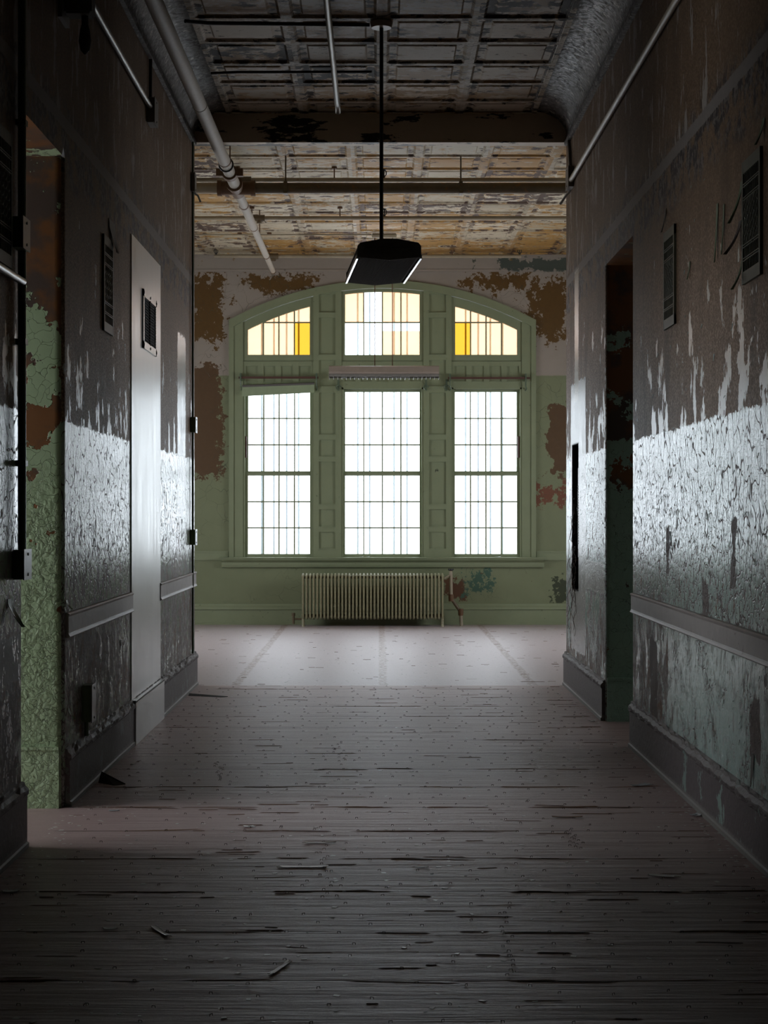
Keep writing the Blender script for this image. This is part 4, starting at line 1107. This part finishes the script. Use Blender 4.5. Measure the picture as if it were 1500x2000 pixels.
# uncountable: chips, long splinters in the joints, staples
rc = random.Random(11)
def rfloor():
    while True:
        Y = rc.uniform(4.6, 21.6) if rc.random() < .75 else rc.uniform(4.6, 9)
        X = rc.uniform(XL+.05, XR-.05) if Y < YE else rc.uniform(-2.3, 2.3)
        return X, Y
mb = MB()
for i in range(1500):
    X, Y = rfloor()
    if rc.random() < .4 and Y < YE: X = (XL+.03+abs(rc.gauss(0, .09))) if rc.random() < .5 else (XR-.03-abs(rc.gauss(0, .09)))
    s = rc.uniform(.004, .013); a = rc.uniform(0, PI); h = rc.uniform(.0008, .0025)
    ca, sa = math.cos(a), math.sin(a); k = rc.uniform(.3, .9)
    pts = [(-s, -s*k*.6), (s*.7, -s*k), (s, s*k*.7), (-s*.5, s*k)]
    pts = [(X+u*ca-v*sa, Y+u*sa+v*ca) for u, v in pts]
    mb.add([(u, v, .0005) for u, v in pts]+[(u, v, h*rc.uniform(.3, 1)) for u, v in pts], [(0, 1, 2, 3), (4, 5, 6, 7), (0, 1, 5, 4), (1, 2, 6, 5), (2, 3, 7, 6), (3, 0, 4, 7)])
o = single(mb, 'paint_chip_litter', M['chip'], 'tiny pale paint chips scattered over the whole floor', 'paint chips'); o['kind'] = 'stuff'
mb = MB()
for i in range(420):
    X, Y = rfloor(); L = rc.uniform(.03, .22) if Y < 14.3 else rc.uniform(.02, .09)
    if rc.random() < .45 and Y < 14.2: Y = round(Y/.62)*.62+.31+rc.gauss(0, .006); L *= 1.8
    tz = rc.uniform(.001, .0035); dy = rc.gauss(0, .05)*L
    if X+L > 1.45 and Y < YE: X = 1.45-L
    mb.add([(X, Y, 0), (X+L*.5, Y-tz, 0), (X+L, Y+dy, 0), (X+L*.5, Y+tz, 0), (X+L*.1, Y, tz*.8), (X+L*.9, Y+dy, tz*.8)],
           [(0, 1, 5, 4), (1, 2, 5), (2, 3, 5), (3, 0, 4, 5), (0, 3, 2, 1)])
o = single(mb, 'floor_splinters', M['splinter'], 'long thin brown splinters lifted along the floor joints', 'splinters'); o['kind'] = 'stuff'
mb = MB()
def staple(X, Y, a):
    ca, sa = math.cos(a), math.sin(a); w_, h_ = .005, .006; t_ = .0010
    for (u0, z0, u1, z1) in ((-w_, 0, -w_, h_), (-w_, h_, w_, h_), (w_, h_, w_, 0)):
        mb.tube([(X+u0*ca, Y+u0*sa, z0), (X+u1*ca, Y+u1*sa, z1)], t_, 4)
Y = 4.7
while Y < 14.2:
    X = XL+.1+rc.uniform(0, .15)
    while X < XR-.08:
        if rc.random() < .8: staple(X+rc.gauss(0, .02), Y+rc.gauss(0, .03), rc.uniform(-.5, .9))
        X += .17
    Y += .145
for (px, py0, py1) in ((985, 1765, 1915), (655, 1450, 1490), (425, 1490, 1530), (628, 1645, 1760), (1110, 1620, 1660)):
    for k in range(16):
        g = G(px+rc.uniform(-12, 12)+(k*.9), py0+(py1-py0)*k/16); staple(g.x, g.y, rc.uniform(-.4, .4))
o = single(mb, 'floor_staples', M['staple'], 'rows of small wire staples left standing in the floor', 'staples'); o['kind'] = 'stuff'

# curled paint flakes still hanging on the walls
def wall_flakes(X, sgn, ranges, seed, name, mat, lab, wall):
    r = random.Random(seed); mb = MB()
    for (ya, yb, z0, z1, cnt, smin, smax) in ranges:
        for i in range(cnt):
            y = r.uniform(ya, yb); z = r.uniform(z0, z1); s = r.uniform(smin, smax)*.36; hgt = s*r.uniform(1.0, 2.2); lift = s*r.uniform(.15, .5)
            vs = []
            for j in range(4):
                v = j/3; out = .002+lift*(v**2); wd = s*(1-.6*v)*r.uniform(.8, 1.1)
                for e in (-1, 1): vs.append((X-sgn*(out+(.15*lift if e > 0 else 0)), y+e*wd*.6+r.uniform(-.1, .1)*s, z-v*hgt if r.random() < 2 else z))
            vs += [(v[0]-sgn*.0012, v[1], v[2]) for v in vs]
            fs = []
            for j in range(3):
                a = 2*j; fs += [(a, a+1, a+3, a+2), (a+10, a+11, a+9, a+8)]
                fs += [(a, a+2, a+10, a+8), (a+1, a+9, a+11, a+3)]
            fs += [(0, 8, 9, 1), (6, 7, 15, 14)]
            mb.add(vs, fs)
    o = part(mb, name, mat, wall); o['kind'] = 'stuff'; o['label'] = lab; return o
flake_l = plain('flake_green_left', (.20, .25, .17), .45, .3, 20); flake_r = plain('flake_green_right', (.24, .33, .29), .45, .3, 20)
wall_flakes(XL, -1, [(8.5, 10.5, .3, 1.78, 95, .01, .035), (12.1, 14.1, .3, 1.78, 45, .01, .035), (5.5, 7.2, .3, 1.78, 50, .01, .04), (8.6, 10.5, 1.9, 2.9, 14, .015, .04)], 3, 'peeling_paint_flakes', flake_l, 'curled paint flakes still clinging to the left corridor wall', wall_left)
wall_flakes(XR, 1, [(6.2, 10.4, .3, 1.78, 230, .01, .04), (12.0, 14.0, .3, 1.78, 40, .01, .03), (6.6, 10.2, 1.9, 3.0, 24, .015, .05)], 4, 'peeling_paint_flakes', flake_r, 'curled paint flakes still clinging to the right corridor wall', wall_right)

# larger curls of paint hanging off the walls, each a part of its wall
def paint_curl(wall, X, sgn, y, z, w_, h_, lift, mat, seed):
    r = random.Random(seed); n_ = 8; vs = []
    for j in range(n_+1):
        v = j/n_; wd = w_*(1-.75*v**1.6)*(1+r.uniform(-.12, .12)); out = .002+lift*(1-math.cos(v*1.5))
        for e in (-1, -.33, .33, 1):
            vs.append((X-sgn*(out+.25*lift*(e*e)*v), y+e*wd*.5+r.uniform(-.04, .04)*w_, z-v*h_*(1-.12*v)))
    N_ = len(vs); vs += [(a_-sgn*.0015, b_, c_) for a_, b_, c_ in vs]; fs = []
    for j in range(n_):
        for i in range(3):
            a_ = j*4+i; fs += [(a_, a_+1, a_+5, a_+4), (a_+N_+4, a_+N_+5, a_+N_+1, a_+N_)]
        for i in (0, 3):
            a_ = j*4+i; fs.append((a_, a_+4, a_+4+N_, a_+N_))
    for a_ in (0, 1, 2, n_*4, n_*4+1, n_*4+2): fs.append((a_, a_+1, a_+1+N_, a_+N_))
    part(MB().add(vs, fs), 'paint_curl', mat, wall, smooth=True)
cg = plain('curl_green', (.12, .17, .10), .5, .3, 20); cd = plain('curl_dark', (.07, .06, .052), .55, .3, 20)
for y_, z_, w_, h_, l_, m_ in ((7.13, 1.05, .10, .13, .05, cg), (9.85, 3.02, .22, .20, .03, cd), (8.42, .98, .05, .05, .025, cg), (8.47, .46, .05, .06, .03, cg), (10.2, .66, .05, .08, .01, cd)):
    paint_curl(wall_left, XL, -1, y_, z_, w_, h_, l_, m_, int(y_*100))
for y_, z_, w_, h_, l_, m_ in ((7.37, 2.78, .05, .2, .05, cg), (7.40, 2.62, .06, .16, .06, cd), (7.36, 2.45, .04, .14, .04, cg), (6.95, 2.95, .05, .12, .03, cg), (9.33, 3.0, .05, .14, .02, cd), (7.9, 2.78, .04, .3, .012, cg), (7.75, 2.75, .03, .25, .01, cg), (9.2, 1.3, .05, .12, .008, cd), (7.15, .42, .05, .15, .008, cd), (8.6, 2.62, .03, .1, .012, cg)):
    paint_curl(wall_right, XR, 1, y_, z_, w_, h_, l_, m_, int(y_*100))

# ----------------------------------------------------------------- light
wd = bpy.data.worlds.new('sky'); SC.world = wd; wd.use_nodes = True
bg = wd.node_tree.nodes['Background']; bg.inputs[0].default_value = (.91, .95, 1.0, 1); bg.inputs[1].default_value = 7.6
def portal(loc, rot, sx, sy):
    l = bpy.data.lights.new('window_portal', 'AREA'); l.shape = 'RECTANGLE'; l.size = sx; l.size_y = sy; l.cycles.is_portal = True
    o = bpy.data.objects.new('window_portal', l); COL.objects.link(o); o.location = loc; o.rotation_euler = rot
portal((BX(747), YB+.42, 2.35), (-PI/2, 0, 0), 3.7, 3.4)
portal((RXL-.32, 18.4, 2.0), (0, -PI/2, 0), 2.2, 2.2)  # sky light through the added end room openings, this side and opposite
portal((RXR+.32, 18.4, 2.0), (0, PI/2, 0), 2.2, 2.2)
portal((-5.15, 7.3, 1.6), (0, -PI/2, 0), 1.6, 2.6)
portal((6.35, 11.35, 1.45), (0, PI/2, 0), 1.1, .9)

cam = bpy.data.cameras.new('camera'); co = bpy.data.objects.new('camera', cam); COL.objects.link(co)
co.location = (0, 0, EYE); co.rotation_euler = (PI/2, 0, 0)
cam.sensor_fit = 'AUTO'; cam.sensor_width = 36; cam.lens = F/2000*36
cam.shift_x = (750-VX)/2000
SC.camera = co
vs = SC.view_settings; vs.view_transform = 'Standard'; vs.look = 'None'; vs.gamma = 1; vs.use_curve_mapping = False; vs.exposure = 0.12
try:
    SC.cycles.use_denoising = True; SC.cycles.denoiser = 'OPENIMAGEDENOISE'
    SC.cycles.use_adaptive_sampling = True; SC.cycles.adaptive_threshold = .08; SC.cycles.adaptive_min_samples = 20; SC.cycles.max_bounces = 6; SC.cycles.diffuse_bounces = 3; SC.cycles.glossy_bounces = 2; SC.cycles.transparent_max_bounces = 12
    SC.cycles.sample_clamp_indirect = 6.0; SC.cycles.caustics_reflective = False
except Exception: pass
